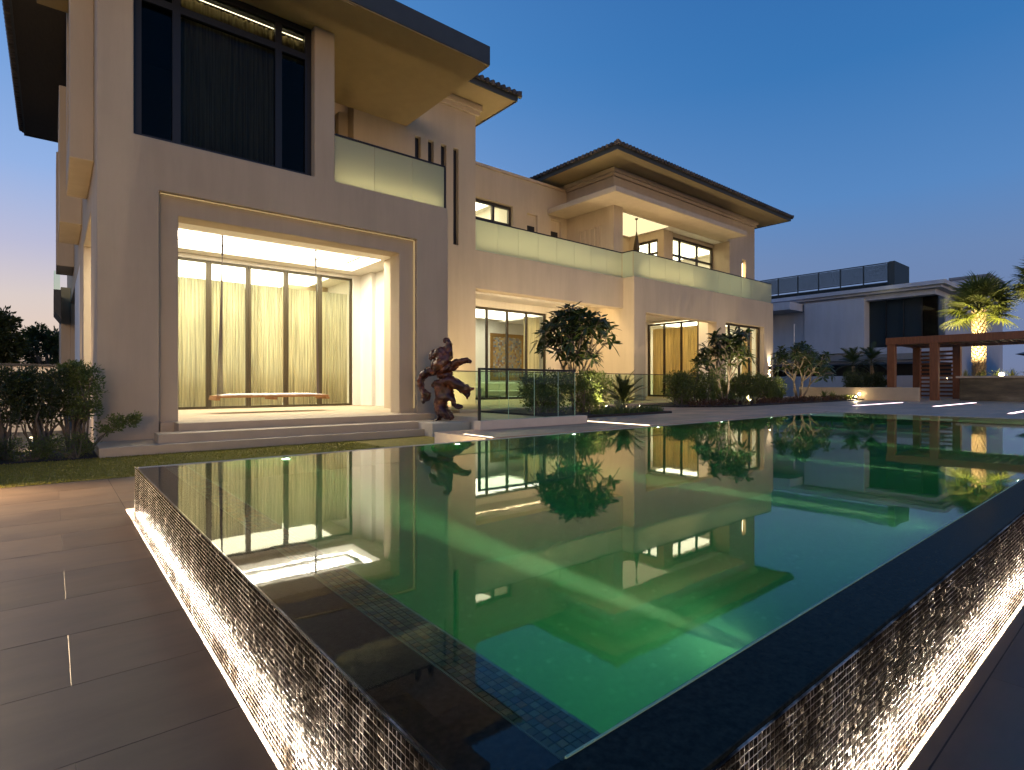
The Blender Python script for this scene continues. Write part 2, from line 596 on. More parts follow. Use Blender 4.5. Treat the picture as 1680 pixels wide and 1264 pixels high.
# ------------------------------------------------------------------ more materials: pool
def wall_tile_mat():
    m, n, l, out = new_mat('wet_black_mosaic')
    g = n.new('ShaderNodeNewGeometry')
    oi = n.new('ShaderNodeObjectInfo')
    ad = n.new('ShaderNodeMath'); ad.operation = 'ADD'
    l.new(g.outputs['Random Per Island'], ad.inputs[0]); l.new(oi.outputs['Random'], ad.inputs[1])
    fr = n.new('ShaderNodeMath'); fr.operation = 'FRACT'; l.new(ad.outputs[0], fr.inputs[0])
    col = ramp(n, l, fr.outputs[0], [(0, (0.0016, 0.0013, 0.0013)), (0.7, (0.004, 0.003, 0.0025)), (1, (0.012, 0.008, 0.005))])
    vec = node_coords(n, l, (5, 5, 0.9), 'World')
    wet = noise(n, l, vec, 1.6, 5, 0.6)
    d = n.new('ShaderNodeBsdfDiffuse'); l.new(col, d.inputs['Color'])
    g_ = n.new('ShaderNodeBsdfGlossy'); g_.inputs['Color'].default_value = (0.9, 0.8, 0.7, 1)
    l.new(ramp(n, l, wet, [(0.36, (0.16,) * 3), (0.64, (0.34,) * 3)]), g_.inputs['Roughness'])
    amt = ramp(n, l, fr.outputs[0], [(0.0, (0.003,) * 3), (0.55, (0.006,) * 3), (0.86, (0.02,) * 3), (1.0, (0.12,) * 3)])
    amt = mixc(n, l, 1.0, amt, ramp(n, l, wet, [(0.38, (1.0,) * 3), (0.6, (0.25,) * 3)]), 'MULTIPLY')
    mx = n.new('ShaderNodeMixShader')
    l.new(amt, mx.inputs[0]); l.new(d.outputs[0], mx.inputs[1]); l.new(g_.outputs[0], mx.inputs[2])
    l.new(mx.outputs[0], out.inputs['Surface'])
    return m


def mosaic_mat(name, cols, rough=0.3):
    """glass mosaic: a colour per piece, in runs that repeat nowhere"""
    m, n, l, out = new_mat(name)
    g = n.new('ShaderNodeNewGeometry'); oi = n.new('ShaderNodeObjectInfo')
    ad = n.new('ShaderNodeMath'); ad.operation = 'ADD'
    l.new(g.outputs['Random Per Island'], ad.inputs[0]); l.new(oi.outputs['Random'], ad.inputs[1])
    fr = n.new('ShaderNodeMath'); fr.operation = 'FRACT'; l.new(ad.outputs[0], fr.inputs[0])
    col = ramp(n, l, fr.outputs[0], [(i / (len(cols) - 1), c) for i, c in enumerate(cols)])
    p = principled(n, cols[0], rough)
    l.new(col, p.inputs['Base Color'])
    l.new(p.outputs[0], out.inputs['Surface'])
    return m


def pool_floor_mat():
    m, n, l, out = new_mat('pool_floor_mosaic')
    vec = node_coords(n, l, (1, 1, 1), 'World')
    sn = n.new('ShaderNodeVectorMath'); sn.operation = 'SNAP'
    sn.inputs[1].default_value = (0.03, 0.03, 0.03)
    l.new(vec, sn.inputs[0])
    wn_ = n.new('ShaderNodeTexWhiteNoise'); l.new(sn.outputs[0], wn_.inputs['Vector'])
    col = ramp(n, l, wn_.outputs['Value'], [(0, (0.12, 0.24, 0.16)), (0.94, (0.14, 0.27, 0.18)), (0.975, (0.16, 0.30, 0.20)), (1, (0.23, 0.37, 0.26))])
    p = principled(n, (0.1, 0.2, 0.15), 0.4)
    l.new(col, p.inputs['Base Color'])
    l.new(p.outputs[0], out.inputs['Surface'])
    return m


def water_mat():
    m, n, l, out = new_mat('pool_water')
    g = n.new('ShaderNodeBsdfGlass')
    g.inputs['IOR'].default_value = 1.333
    g.inputs['Roughness'].default_value = 0.022
    vec = node_coords(n, l, (1, 1, 1), 'World')
    l.new(bump(n, l, noise(n, l, vec, 3.2, 3, 0.5), 0.018, 0.02), g.inputs['Normal'])
    l.new(g.outputs[0], out.inputs['Surface'])
    ab = n.new('ShaderNodeVolumeAbsorption')
    ab.inputs['Color'].default_value = (0.02, 0.82, 0.30, 1)
    ab.inputs['Density'].default_value = 0.50
    sc = n.new('ShaderNodeVolumeScatter')
    sc.inputs['Color'].default_value = (0.62, 0.96, 0.62, 1)
    sc.inputs['Density'].default_value = 0.13
    sc.inputs['Anisotropy'].default_value = 0.0
    a = n.new('ShaderNodeAddShader')
    l.new(ab.outputs[0], a.inputs[0]); l.new(sc.outputs[0], a.inputs[1])
    l.new(a.outputs[0], out.inputs['Volume'])
    return m


M['wall_tile'] = wall_tile_mat()
M['ledge_tile'] = mosaic_mat('ledge_mosaic', [(0.029, 0.045, 0.022), (0.069, 0.100, 0.040), (0.040, 0.079, 0.068), (0.149, 0.095, 0.028), (0.069, 0.095, 0.037), (0.127, 0.189, 0.105), (0.029, 0.042, 0.028), (0.161, 0.168, 0.068), (0.057, 0.089, 0.040), (0.034, 0.063, 0.062)])
M['pool_floor'] = pool_floor_mat()
M['water'] = water_mat()
M['lit_edge_line'] = simple('pale_lit_edge', (0.34, 0.5, 0.30), 0.5)  # pale green paints in the pool glow along the inner rim
M['lit_edge_line_dim'] = simple('dim_lit_edge', (0.10, 0.15, 0.08), 0.5)  # dimmer copy of that painted glow, for the left rim
M['led_back'] = emitter('back_wall_led', (1.0, 0.76, 0.36), 90)

# ------------------------------------------------------------------ ground, terrace, lawn, deck
PX0, PX1, PY0, PY1 = 0.748, 20.5, 0.748, 7.75        # pool shell


def ring(name, outer, hole, z, material, parent=None, **k):
    (a0, a1, b0, b1), (c0, c1, d0, d1) = outer, hole
    xs, ys = [a0, c0, c1, a1], [b0, d0, d1, b1]
    vs = [(x, y, z) for y in ys for x in xs]
    fs = [(j * 4 + i, j * 4 + i + 1, j * 4 + i + 5, j * 4 + i + 4) for j in range(3) for i in range(3) if not (i == 1 and j == 1)]
    return build(name, vs, fs, material, parent, **k)


ring('ground', (-3000, 3000, -3000, 3000), (PX0 + 0.02, PX1 - 0.02, PY0 + 0.02, PY1 - 0.02), -0.16, M['ground'], kind='structure')

bed = MB().box(-9, 0.655, -4, 10.46, -0.155, -0.0014).box(0.655, 26, -4, 0.655, -0.155, -0.0014).box(0.656, 5.9, 7.83, 10.46, -0.155, -0.0014)
terrace = bed.build('terrace', M['bedding'], kind='structure')


def paver_mesh(name, lx, ly, h, bev=0.0008):
    a, b = lx / 2, ly / 2
    vs = [(-a, -b, 0), (a, -b, 0), (a, b, 0), (-a, b, 0), (-a, -b, h - bev), (a, -b, h - bev), (a, b, h - bev), (-a, b, h - bev),
          (-a + bev, -b + bev, h), (a - bev, -b + bev, h), (a - bev, b - bev, h), (-a + bev, b - bev, h)]
    fs = [(0, 1, 5, 4), (1, 2, 6, 5), (2, 3, 7, 6), (3, 0, 4, 7), (4, 5, 9, 8), (5, 6, 10, 9), (6, 7, 11, 10), (7, 4, 8, 11), (8, 9, 10, 11)]
    me = bpy.data.meshes.new(name)
    me.from_pydata(vs, [], fs)
    me.update()
    return me


PAVERS = {}


def lay(parent, x0, x1, y0, y1, z, material, h=0.042):
    key = (round(x1 - x0, 3), round(y1 - y0, 3), material.name)
    if key not in PAVERS:
        me = paver_mesh('paver', x1 - x0, y1 - y0, h)
        me.materials.append(material)
        PAVERS[key] = me
    o = bpy.data.objects.new('paver', PAVERS[key])
    COL.objects.link(o)
    o.parent = parent
    o.location = Vector(((x0 + x1) / 2, (y0 + y1) / 2, z - h + rng.uniform(-0.0004, 0.0003))) - W[parent.name]
    o.rotation_euler = (rng.uniform(-1, 1) * 0.0002, rng.uniform(-1, 1) * 0.0002, 0)
    return o


def pave(parent, xa, xb, ya, yb, z, material, lx, ly, xoff=0.0, yoff=0.0, gap=0.0035):
    j = 0
    y = yoff - math.ceil((yoff - ya) / ly) * ly
    while y < yb - 1e-6:
        row = round((y - yoff) / ly)
        sh = 0.0 if row % 2 == 0 else lx / 2
        x = xoff + sh - math.ceil((xoff + sh - xa) / lx) * lx
        while x < xb - 1e-6:
            p0, p1 = max(x, xa), min(x + lx, xb)
            q0, q1 = max(y, ya), min(y + ly, yb)
            if p1 - p0 > 0.05 and q1 - q0 > 0.05:
                lay(parent, p0 + gap * 0.2, p1 - gap * 0.2, q0 + gap / 2, q1 - gap / 2, z, material)
            x += lx
        y += ly


pave(terrace, -2.73, 0.655, 0.6, 10.46, 0, M['paver'], 1.4, 0.7, 0.07, 3.40)
pave(terrace, -2.73, 5.7, -0.8, 0.6, 0, M['paver'], 1.4, 0.7, 0.07, 3.40)
pave(terrace, 5.7, 14.0, -1.5, 0.6, 0, M['paver'], 1.4, 0.7, 0.07, 3.40)
pave(terrace, 0.66, 2.75, 7.8, 10.46, 0, M['paver'], 1.4, 0.7, 0.66, 3.40)
lay(terrace, 0.66, 5.7, 0.605, 0.655, 0, M['paver'])
lay(terrace, 5.705, 26, 0.605, 0.655, 0, M['paver'])

lawn = build('lawn', [(-12, 10.465, 0.001), (9.29, 10.465, 0.001), (9.29, 15.04, 0.001), (-12, 15.04, 0.001), (2.76, 7.83, 0.003), (2.76, 10.465, 0.003), (5.88, 7.83, 0.003), (5.88, 9.46, 0.003), (9.29, 9.46, 0.003)],
             [(0, 1, 2, 3), (4, 6, 7, 8, 1, 5)], M['lawn'], kind='structure')


def scatter_blades(name, n_blades, area, z, h0, h1, material, kind='stuff', wid=0.006):
    (x0, x1, y0, y1) = area
    p = np.stack([rng.uniform(x0, x1, n_blades), rng.uniform(y0, y1, n_blades), np.full(n_blades, z)], 1)
    th = rng.uniform(0, 2 * math.pi, n_blades)
    h = rng.uniform(h0, h1, n_blades)
    lean = rng.uniform(-0.5, 0.5, (n_blades, 2)) * h[:, None]
    d = np.stack([np.cos(th), np.sin(th), np.zeros(n_blades)], 1) * wid
    v = np.empty((n_blades, 3, 3))
    v[:, 0] = p - d
    v[:, 1] = p + d
    v[:, 2] = p + np.concatenate([lean, h[:, None]], 1)
    f = np.arange(n_blades * 3).reshape(-1, 3)
    return build(name, v.reshape(-1, 3), f.tolist(), material, kind=kind)


g1 = scatter_blades('grass', 42000, (-3.2, 5.85, 10.47, 13.44), 0, 0.012, 0.04, M['grass'])
tag(g1, 'short olive green turf blades on the lawn strip', 'grass')

deck_base = MB().box(5.9, 20.5, 7.76, 9.45, -0.15, 0.456).box(9.4, 20.5, 9.45, 15.0, -0.15, 0.456).box(20.52, 27.5, -14, 19, -0.15, 0.456)
deck = deck_base.build('pool_deck', M['bedding'], kind='structure')
MB().box(5.85, 5.896, 7.77, 9.46, -0.1, 0.498).build('deck_edge', M['kerb_white'], deck)
pave(deck, 5.9, 20.5, 7.765, 9.445, 0.5, M['deck_paver'], 1.4, 0.7, 0.5, 7.765)
pave(deck, 9.4, 20.5, 9.45, 12.6, 0.5, M['deck_paver'], 1.4, 0.7, 0.5, 9.165)
lay(deck, 9.4, 20.5, 12.605, 15.0, 0.5, M['deck_paver'])
pave(deck, 20.52, 27.48, -0.6, 12.6, 0.5, M['deck_paver'], 1.74, 1.1, 20.52, 0.5)
lay(deck, 20.52, 27.48, 12.605, 19.0, 0.5, M['deck_paver'])
lay(deck, 20.52, 27.48, -14.0, -0.605, 0.5, M['deck_paver'])
for yy in np.arange(-14, 19, 2.2):
    lay(deck, 27.5, 46.5, yy + 0.004, yy + 2.196, 0.5, M['deck_paver'])
rw = MB().box(9.29, 9.395, 9.46, 14.99, -0.1, 0.50).build('retaining_wall', M['kerb_white']); tag(rw, 'low white rendered wall at the end of the raised deck behind the plinth', 'wall')
solid('far_deck_slab', [('+', (27.51, 46.5, -14, 19, -0.15, 0.456))], M['bedding'], bevel=0, kind='structure')
# house plinth terrace behind the deck
solid('house_terrace', [('+', (10.25, 38.6, 15.02, 18.04, -0.15, 0.60)), ('+', (10.25, 23.15, 18.04, 18.74, -0.15, 0.60))], M['limestone'], kind='structure')

# ------------------------------------------------------------------ swimming pool
pool = empty('swimming_pool', (PX0, PY0, 0), 'raised infinity pool with glowing black mosaic walls and green water', 'pool')
solid('coping', [('+', (PX0, PX1, PY0, PY1, -1.1, 0.492)), ('-', (1.0, 20.2, 1.0, 7.5, -0.95, 0.6)),
                 ('+', (1.0, 1.215, 1.0, 7.5, -0.95, 0.375)),
                 ('+', (PX0, PX1, PY0, 0.994, 0.492, 0.503)),
                 ('-', (PX0 - 0.01, 20.2, 7.5, PY1 + 0.01, 0.44, 0.6))], M['granite'], pool, bevel=0.004)
MB().box(PX0, 20.2, 7.5, 7.56, 0.44, 0.505).build('edging', M['kerb_white'], pool, bevel=0.004)
MB().box(20.2, 20.3, 1.0, 7.5, 0.4925, 0.507).build('edging', M['kerb_white'], pool, bevel=0.004)
MB().box(1.0, 20.2, 1.0, 7.5, -0.948, -0.94).build('pool_floor', M['pool_floor'], pool)
MB().box(1.216, 20.19, 7.488, 7.498, -0.94, 0.44).box(1.216, 20.19, 1.002, 1.012, -0.94, 0.485).box(1.216, 1.226, 1.012, 7.488, -0.94, 0.375).build('pool_lining', M['pool_floor'], pool)
for k in range(4):
    x1 = 20.19 - 0.42 * k
    MB().box(x1 - 0.42, x1, 1.02, 7.48, -0.94, 0.30 - 0.17 * k).build('pool_step', M['pool_floor'], pool)
    MB().box(x1 - 0.43, x1 - 0.42, 1.02, 7.48, 0.265 - 0.17 * k, 0.298 - 0.17 * k).build('step_light', M['nosing'], pool)
solid('water', [('+', (0.735, 20.205, 0.995, 7.505, 0.4885, 0.5)), ('+', (0.995, 20.205, 0.995, 7.505, -0.97, 0.4885))], M['water'], bevel=0, kind='structure')


def project(p):
    q = p - np.array([0, 0, 1.45])
    f = 0.6388 * q[..., 0] + 0.7694 * q[..., 1]
    r = 0.7694 * q[..., 0] - 0.6388 * q[..., 1]
    f = np.where(f < 0.05, 0.05, f)
    return 840 + 909 * r / f, 630 - 909 * q[..., 2] / f, f


def tile_local(w, h, inset, depth):
    """a pillow-edged mosaic piece: u across, w up, d out"""
    a, b = w / 2, h / 2
    v = []
    for ins, dd in ((0, 0), (0.0005, depth * 0.45), (inset * 0.45, depth * 0.82), (inset, depth)):
        v += [(-a + ins, -b + ins, dd), (a - ins, -b + ins, dd), (a - ins, b - ins, dd), (-a + ins, b - ins, dd)]
    f = []
    for r_ in range(3):
        for k in range(4):
            k2 = (k + 1) % 4
            f.append((r_ * 4 + k, r_ * 4 + k2, r_ * 4 + 4 + k2, r_ * 4 + 4 + k))
    f.append((12, 13, 14, 15))
    return np.array(v), f


TV, TF = tile_local(0.0208, 0.0204, 0.0018, 0.0014)


def tile_wall(parent, along, normal, origin, length, rows, pitch, n_parts):
    along, normal = np.array(along, float), np.array(normal, float)
    up = np.array([0, 0, 1.0])
    cols = int(length / pitch)
    ii, jj = np.meshgrid(np.arange(cols), np.arange(rows), indexing='ij')
    ii, jj = ii.ravel(), jj.ravel()
    n = len(ii)
    c = np.array(origin) + along * ((ii + 0.5) * pitch)[:, None] + up * ((jj + 0.5) * pitch)[:, None]
    c += along * rng.normal(0, 0.0006, n)[:, None] + up * rng.normal(0, 0.0005, n)[:, None] + normal * rng.uniform(-0.0004, 0.0005, n)[:, None]
    tu, tw = rng.normal(0, 0.014, n), rng.normal(0, 0.016, n)        # uneven setting
    tv, tf = TV, TF
    U = along[None] + normal[None] * tu[:, None]
    Wv = up[None] + normal[None] * tw[:, None]
    D = normal[None] - along[None] * tu[:, None] - up[None] * tw[:, None]
    u, v, f = project(c)
    infr = (u > -10) & (u < 1690) & (v > 0) & (v < 1275)
    key = np.where(infr, f, 1e6)
    order = np.argsort(key)
    part = np.zeros(n, bool)
    part[order[:n_parts]] = True
    rest = np.where(~part)[0]
    verts = c[rest][:, None] + U[rest][:, None] * tv[None, :, 0:1] + Wv[rest][:, None] * tv[None, :, 1:2] + D[rest][:, None] * tv[None, :, 2:3]
    base = (np.arange(len(rest)) * len(tv))[:, None, None]
    flip = np.dot(np.cross(along, up), normal) < 0
    fa = np.array(tf)
    if flip: fa = fa[:, ::-1]
    faces = (fa[None] + base).reshape(-1, 4)
    build('mosaic_tile', verts.reshape(-1, 3), faces.tolist(), M['wall_tile'], parent, kind='stuff')
    me = None
    for i in np.where(part)[0]:
        if me is None:
            lv = tv
            me = bpy.data.meshes.new('mosaic_tile')
            me.from_pydata(lv.tolist(), [], [tuple(x) for x in TF])
            me.materials.append(M['wall_tile'])
        o = bpy.data.objects.new('mosaic_tile', me)
        COL.objects.link(o)
        s = -1.0 if flip else 1.0
        m = Matrix((tuple(U[i] * s), tuple(Wv[i]), tuple(D[i]))).transposed().to_4x4()
        m.translation = Vector(c[i]) - W[parent.name]
        o.parent = parent
        o.matrix_local = m


PITCH = 0.0243
for nm, along, normal, origin, length in (('near', (1, 0, 0), (0, -1, 0), (0.738, PY0 - 0.008, -0.1458), 19.75), ('side', (0, 1, 0), (-1, 0, 0), (PX0 - 0.008, 0.738, -0.1458), 7.0)):
    tile_wall(pool, along, normal, origin, length, 26, PITCH, 148)
# grout bed behind the mosaic and the lit gutter at its foot
def grout_mat():
    m, n, l, out = new_mat('wet_grout')
    vec = node_coords(n, l, (1, 1, 0.22), 'World')
    f = noise(n, l, vec, 4.2, 6, 0.62)
    fine = noise(n, l, node_coords(n, l, (1, 1, 1), 'World'), 38, 3)
    col = ramp(n, l, f, [(0.42, (0.010, 0.008, 0.006)), (0.50, (0.20, 0.17, 0.14)), (0.60, (0.78, 0.72, 0.66))])
    col = mixc(n, l, 0.5, col, ramp(n, l, fine, [(0.38, (0.15, 0.13, 0.1)), (0.6, (1, 1, 1))]), 'MULTIPLY')
    p = principled(n, (0.3, 0.3, 0.3), 0.3)
    l.new(col, p.inputs['Base Color'])
    l.new(p.outputs[0], out.inputs['Surface'])
    return m


M['grout'] = grout_mat()
MB().box(PX0 - 0.008, PX1, PY0 - 0.008, PY0 - 0.001, -0.15, 0.487).box(PX0 - 0.008, PX0 - 0.001, PY0, PY1, -0.15, 0.487).build('grout', M['grout'], pool)
MB().box(0.6515, 26, 0.6515, 0.6555, -0.156, -0.003).box(0.6515, 0.6555, 0.656, 10.4, -0.156, -0.003).build('gutter_edge', M['dark_metal'], pool)
MB().box(1.0, 20.2, 0.9885, 0.9955, 0.49, 0.5065).build('lit_edge_line', M['lit_edge_line'], pool)  # added strip drawing the bright line of the lit water edge
MB().box(0.993, 0.9985, 1.0, 7.5, 0.48, 0.4985).build('lit_edge_line', M['lit_edge_line_dim'], pool)  # same added line along the left rim, in the dimmer colour
back = MB()
for x in np.arange(0.8, 5.6, 0.4):
    back.box(x, x + 0.39, 7.765, 7.785, 0.02, 0.03)
back.build('gutter_light', M['led_back'], pool)
led = MB()
for x in np.arange(0.72, 20.4, 0.4):
    led.box(x, x + 0.39, 0.660, 0.676, -0.062, -0.054)
led.build('gutter_light', M['led_pool'], pool)
led = MB()
for y in np.arange(0.72, 7.7, 0.4):
    led.box(0.660, 0.676, y, y + 0.39, -0.062, -0.054)
led.build('gutter_light', M['led_pool'], pool)

# ledge mosaic under the water
lp = 0.0305
TVs, TFs = tile_local(lp * 0.93, lp * 0.93, 0.002, 0.005)
cols_, rows_ = 7, int(6.48 / lp)
small = []
ledge_me = bpy.data.meshes.new('ledge_tile')
ledge_me.from_pydata(TVs.tolist(), [], [tuple(x) for x in TFs]); ledge_me.materials.append(M['ledge_tile'])
lv, lf = [], []
for j in range(rows_):
    for i in range(cols_):
        cx, cyy = 1.001 + (i + 0.5) * lp, 1.005 + (j + 0.5) * lp
        if j < 42:
            o = bpy.data.objects.new('ledge_tile', ledge_me)
            COL.objects.link(o)
            o.parent = pool
            o.location = Vector((cx, cyy, 0.3745)) - W[pool.name]
            o.rotation_euler = (rng.normal(0, 0.02), rng.normal(0, 0.02), 0)
        else:
            b = len(lv)
            lv += [(cx + p[0], cyy + p[1], 0.3745 + p[2]) for p in TVs]
            lf += [tuple(k + b for k in f) for f in TFs]
build('ledge_tile', lv, lf, M['ledge_tile'], pool, kind='stuff')

# underwater lamps: facing pairs along both long walls
M['lens'] = emitter('pool_lamp_lens', (0.85, 1.0, 0.8), 25)


def pool_lamp(x, side, watts, wash):
    y = 1.014 if side > 0 else 7.486
    e = empty('underwater_lamp', (x, y, 0.30))
    e.parent = pool
    e.location = Vector((x, y, 0.30)) - W[pool.name]
    r_ = MB().tube([(x, y, 0.30), (x, y + 0.02 * side, 0.30)], [0.075, 0.07], 14)
    r_.build('rim', M['steel'], e)
    MB().tube([(x, y + 0.02 * side, 0.30), (x, y + 0.026 * side, 0.30)], [0.05, 0.045], 14).build('lens', M['lens'], e)
    d = bpy.data.lights.new('pool_spot', 'SPOT')
    d.energy = watts * LK
    w_ = bpy.data.lights.new('pool_wash', 'SPOT')
    w_.energy = wash * LK
    w_.spot_size = R(150); w_.spot_blend = 1.0; w_.shadow_soft_size = 0.05; w_.color = (0.45, 1.0, 0.55)
    ow = bpy.data.objects.new('pool_wash', w_)
    COL.objects.link(ow); ow.parent = e
    ow.location = (0, 0.05 * side, -0.02)
    ow.rotation_euler = Vector((0, side, -0.45)).to_track_quat('-Z', 'Z').to_euler()
    d.spot_size = R(10)
    d.spot_blend = 0.45
    d.shadow_soft_size = 0.03
    d.color = (1.0, 1.0, 0.74)
    o = bpy.data.objects.new('pool_spot', d)
    COL.objects.link(o)
    o.parent = e
    o.location = (0, 0.04 * side, 0)
    o.rotation_euler = Vector((0, side, -0.02)).to_track_quat('-Z', 'Z').to_euler()


for k in range(7):
    pool_lamp(2.1 + 2.7 * k, 1, 2500, (46, 24, 12)[min(k, 2)])
    pool_lamp(2.35 + 2.7 * k, -1, 1000, 9)

# ------------------------------------------------------------------ the villa
M['surround_glow'] = emitter('surround_glow', (1.0, 0.70, 0.32), 0.5)  # faint emission painting in the warm light on the recess returns
M['room_soft'] = emitter('soft_room_light', (1.0, 0.92, 0.72), 5.0)
M['porch_glow'] = emitter('porch_ceiling_glow', (1.0, 0.78, 0.42), 1.3)
villa = empty('villa', (0.75, 15.05, 0), 'pale two storey villa with flat canopy, hipped roofs and lit rooms', 'house')
F2 = 7.05                       # upper floor level
# steps
MB().box(0.71, 9.3, 13.45, 13.78, 0, 0.19).build('step', M['limestone'], villa, bevel=0.006)
solid('step', [('+', (0.71, 9.3, 13.782, 15.049, 0, 0.19)), ('+', (1.73, 9.12, 13.783, 14.40, 0.19, 0.38))], M['limestone'], villa, bevel=0.006)
solid('step', [('+', (2.2, 8.95, 14.402, 15.049, 0.192, 0.56)), ('+', (1.93, 8.66, 15.052, 15.249, 0.3, 0.56))], M['limestone'], villa, bevel=0.006)
MB().box(1.16, 10.19, 15.30, 30, 0.2, 0.558).build('veranda_floor', M['limestone'], villa)

# front wing, ground floor wall with its stepped surround
solid('wall', [('+', (0.75, 9.82, 15.05, 15.85, 0, 7.10)), ('-', (1.905, 8.68, 15.0, 15.25, 0.2, 5.92)), ('-', (2.32, 8.18, 15.0, 15.9, 0.2, 5.45)),
               ('+', (0.75, 1.415, 15.05, 15.55, 7.10, 11.23)), ('+', (5.51, 6.07, 15.05, 15.55, 7.10, 11.23)),
               ('+', (5.67, 6.07, 15.55, 20.2, 7.10, 11.23)), ('+', (0.75, 1.15, 15.55, 46.0, 0, 11.23)), ('+', (0.75, 1.15, 17.0, 46.0, 11.23, 13.05)),
               ('-', (0.7, 1.2, 17.4, 22.0, 0.56, 5.78)), ('-', (0.7, 1.2, 24.6, 37.0, 0.56, 5.7)),
               ('+', (9.42, 9.82, 15.85, 18.75, 0, 7.10))], M['plaster'], villa)
MB().box(1.95, 8.64, 15.19, 15.247, 5.908, 5.917).build('recess_glow_strip', M['surround_glow'], villa)  # added glowing strip standing for the lit top return
MB().box(8.666, 8.675, 15.19, 15.247, 0.7, 5.9).build('recess_glow_strip', M['surround_glow'], villa)  # added glowing strip standing for the lit right return
solid('ceiling', [('+', (1.151, 10.24, 15.851, 22.2, 6.0, 7.04)), ('-', (1.8, 9.3, 18.7, 21.3, 5.9, 6.26))], M['plaster_in'], villa, bevel=0)
MB().box(1.82, 9.28, 18.72, 21.28, 6.235, 6.25).build('ceiling_light', M['panel_light'], villa)
solid('trim', [('+', (2.25, 8.85, 19.25, 20.75, 6.12, 6.2)), ('-', (2.4, 8.7, 19.4, 20.6, 6.1, 6.25))], M['plaster_in'], villa, bevel=0)
solid('wall', [('+', (10.2, 10.6, 18.75, 30.0, 0, 6.9)), ('-', (10.1, 10.7, 19.6, 20.1, 0.56, 4.9)), ('+', (9.64, 10.2, 22.0, 22.2, 0.56, 6.0)), ('+', (1.15, 1.62, 22.0, 22.2, 0.56, 6.0)),
               ('+', (1.62, 9.64, 22.0, 22.2, 5.84, 6.0)), ('+', (10.0, 10.2, 21.0, 22.0, 0.56, 6.0))], M['plaster_in'], villa)
# room behind the veranda doors
solid('room', [('+', (0.76, 10.19, 22.3, 30.4, 0.2, 6.4)), ('-', (1.16, 10.14, 22.2, 30.0, 0.56, 6.05))], M['plaster_in'], villa, bevel=0)
MB().box(2.2, 9.2, 23.2, 28.5, 6.0, 6.03).build('ceiling_light', M['room_light'], villa)
MB().box(10.42, 10.5, 19.6, 20.1, 0.56, 4.9).build('side_door', M['door_frame'], villa)


def axis_box(mb, axis, a0, a1, d0, d1, z0, z1):
    """a box along a facade: axis 'x' runs along X (depth in Y), axis 'y' runs along Y (depth in X)"""
    if axis == 'x': mb.box(a0, a1, d0, d1, z0, z1)
    else: mb.box(d0, d1, a0, a1, z0, z1)


def window(parent, axis, a0, a1, d, z0, z1, mulls=(), rails=(), fw=0.09, fd=0.12, frame='bronze', pane='glass', name='window', skip=()):
    f = MB()
    e = 0.002
    axis_box(f, axis, a0, a1, d, d + fd, z1 - fw, z1)
    axis_box(f, axis, a0, a1, d, d + fd, z0, z0 + fw)
    xs = [a0 + fw / 2] + list(mulls) + [a1 - fw / 2]
    for x in xs:
        axis_box(f, axis, x - fw / 2, x + fw / 2, d + e, d + fd - e, z0 + fw, z1 - fw)
    zs = [z0 + fw / 2] + list(rails) + [z1 - fw / 2]
    for i in range(len(xs) - 1):
        for z in rails:
            axis_box(f, axis, xs[i] + fw / 2, xs[i + 1] - fw / 2, d + 2 * e, d + fd - 2 * e, z - fw / 2, z + fw / 2)
    fr = f.build(name, M[frame], parent)
    for i in range(len(xs) - 1):
        for j in range(len(zs) - 1):
            p = MB()
            axis_box(p, axis, xs[i] + fw / 2 - 0.004, xs[i + 1] - fw / 2 + 0.004, d + fd * 0.5 - 0.006, d + fd * 0.5 + 0.006, zs[j] + fw / 2 - 0.004, zs[j + 1] - fw / 2 + 0.004)
            p.build('pane', M[pane], fr)
    return fr


def curtain(axis, a0, a1, d, z0, z1, material, label, group=None, pitch=0.11, amp=0.045, name='curtain'):
    n = max(12, int((a1 - a0) / pitch * 8))
    vs, fs = [], []
    zl = [z0, z0 + (z1 - z0) * 0.33, z0 + (z1 - z0) * 0.66, z1]
    ph, drift = rng.uniform(0, 6), rng.uniform(0.1, 0.3)
    for k, z in enumerate(zl):
        t = k / 3
        for i in range(n + 1):
            s = i / n
            a = a0 + (a1 - a0) * s
            w = 2 * math.pi * (a - a0) / pitch
            off = amp * (0.75 + 0.3 * math.sin(3.1 * s * (a1 - a0) + ph)) * math.sin(w + drift * math.sin(w * 0.23 + ph) * 4 + 0.12 * math.sin(3 * t + a))
            off += 0.012 * math.sin(2.1 * w + ph)
            vs.append((a, d + off, z) if axis == 'x' else (d + off, a, z))
    for k in range(3):
        for i in range(n):
            b = k * (n + 1) + i
            fs.append((b, b + 1, b + n + 2, b + n + 1))
    o = build(name, vs, fs, material, smooth=True)
    m = o.modifiers.new('cloth', 'SOLIDIFY'); m.thickness = 0.003
    return tag(o, label, 'curtain', group)


# folding doors of the veranda: six leaves
xs_ = [1.64, 2.97, 4.29, 5.60, 6.96, 8.27, 9.62]
for i in range(6):
    window(villa, 'x', xs_[i] + 0.005, xs_[i + 1] - 0.005, 22.02, 0.565, 5.83, fw=0.082, fd=0.11, frame='door_frame', name='door_leaf')
lab_c = ['sheer pleated curtain at the veranda door end behind the wide front pier', 'sheer pleated curtain behind the door leaf beside the wide front pier', 'sheer pleated curtain behind the door leaf crossed by the first swing ropes',
         'sheer pleated curtain behind the middle door leaf above the hanging bench', 'paler sheer curtain behind the door leaf by the second swing ropes', 'sheer curtain with a bright gap behind the door leaf beside the white wall']
for i in range(6):
    curtain('x', xs_[i] + 0.03, xs_[i + 1] - 0.03, 22.42, 0.6, 5.22, M['curtain_pale'] if i == 4 else M['curtain'], lab_c[i], 'sheer curtains behind the veranda doors', pitch=0.115)

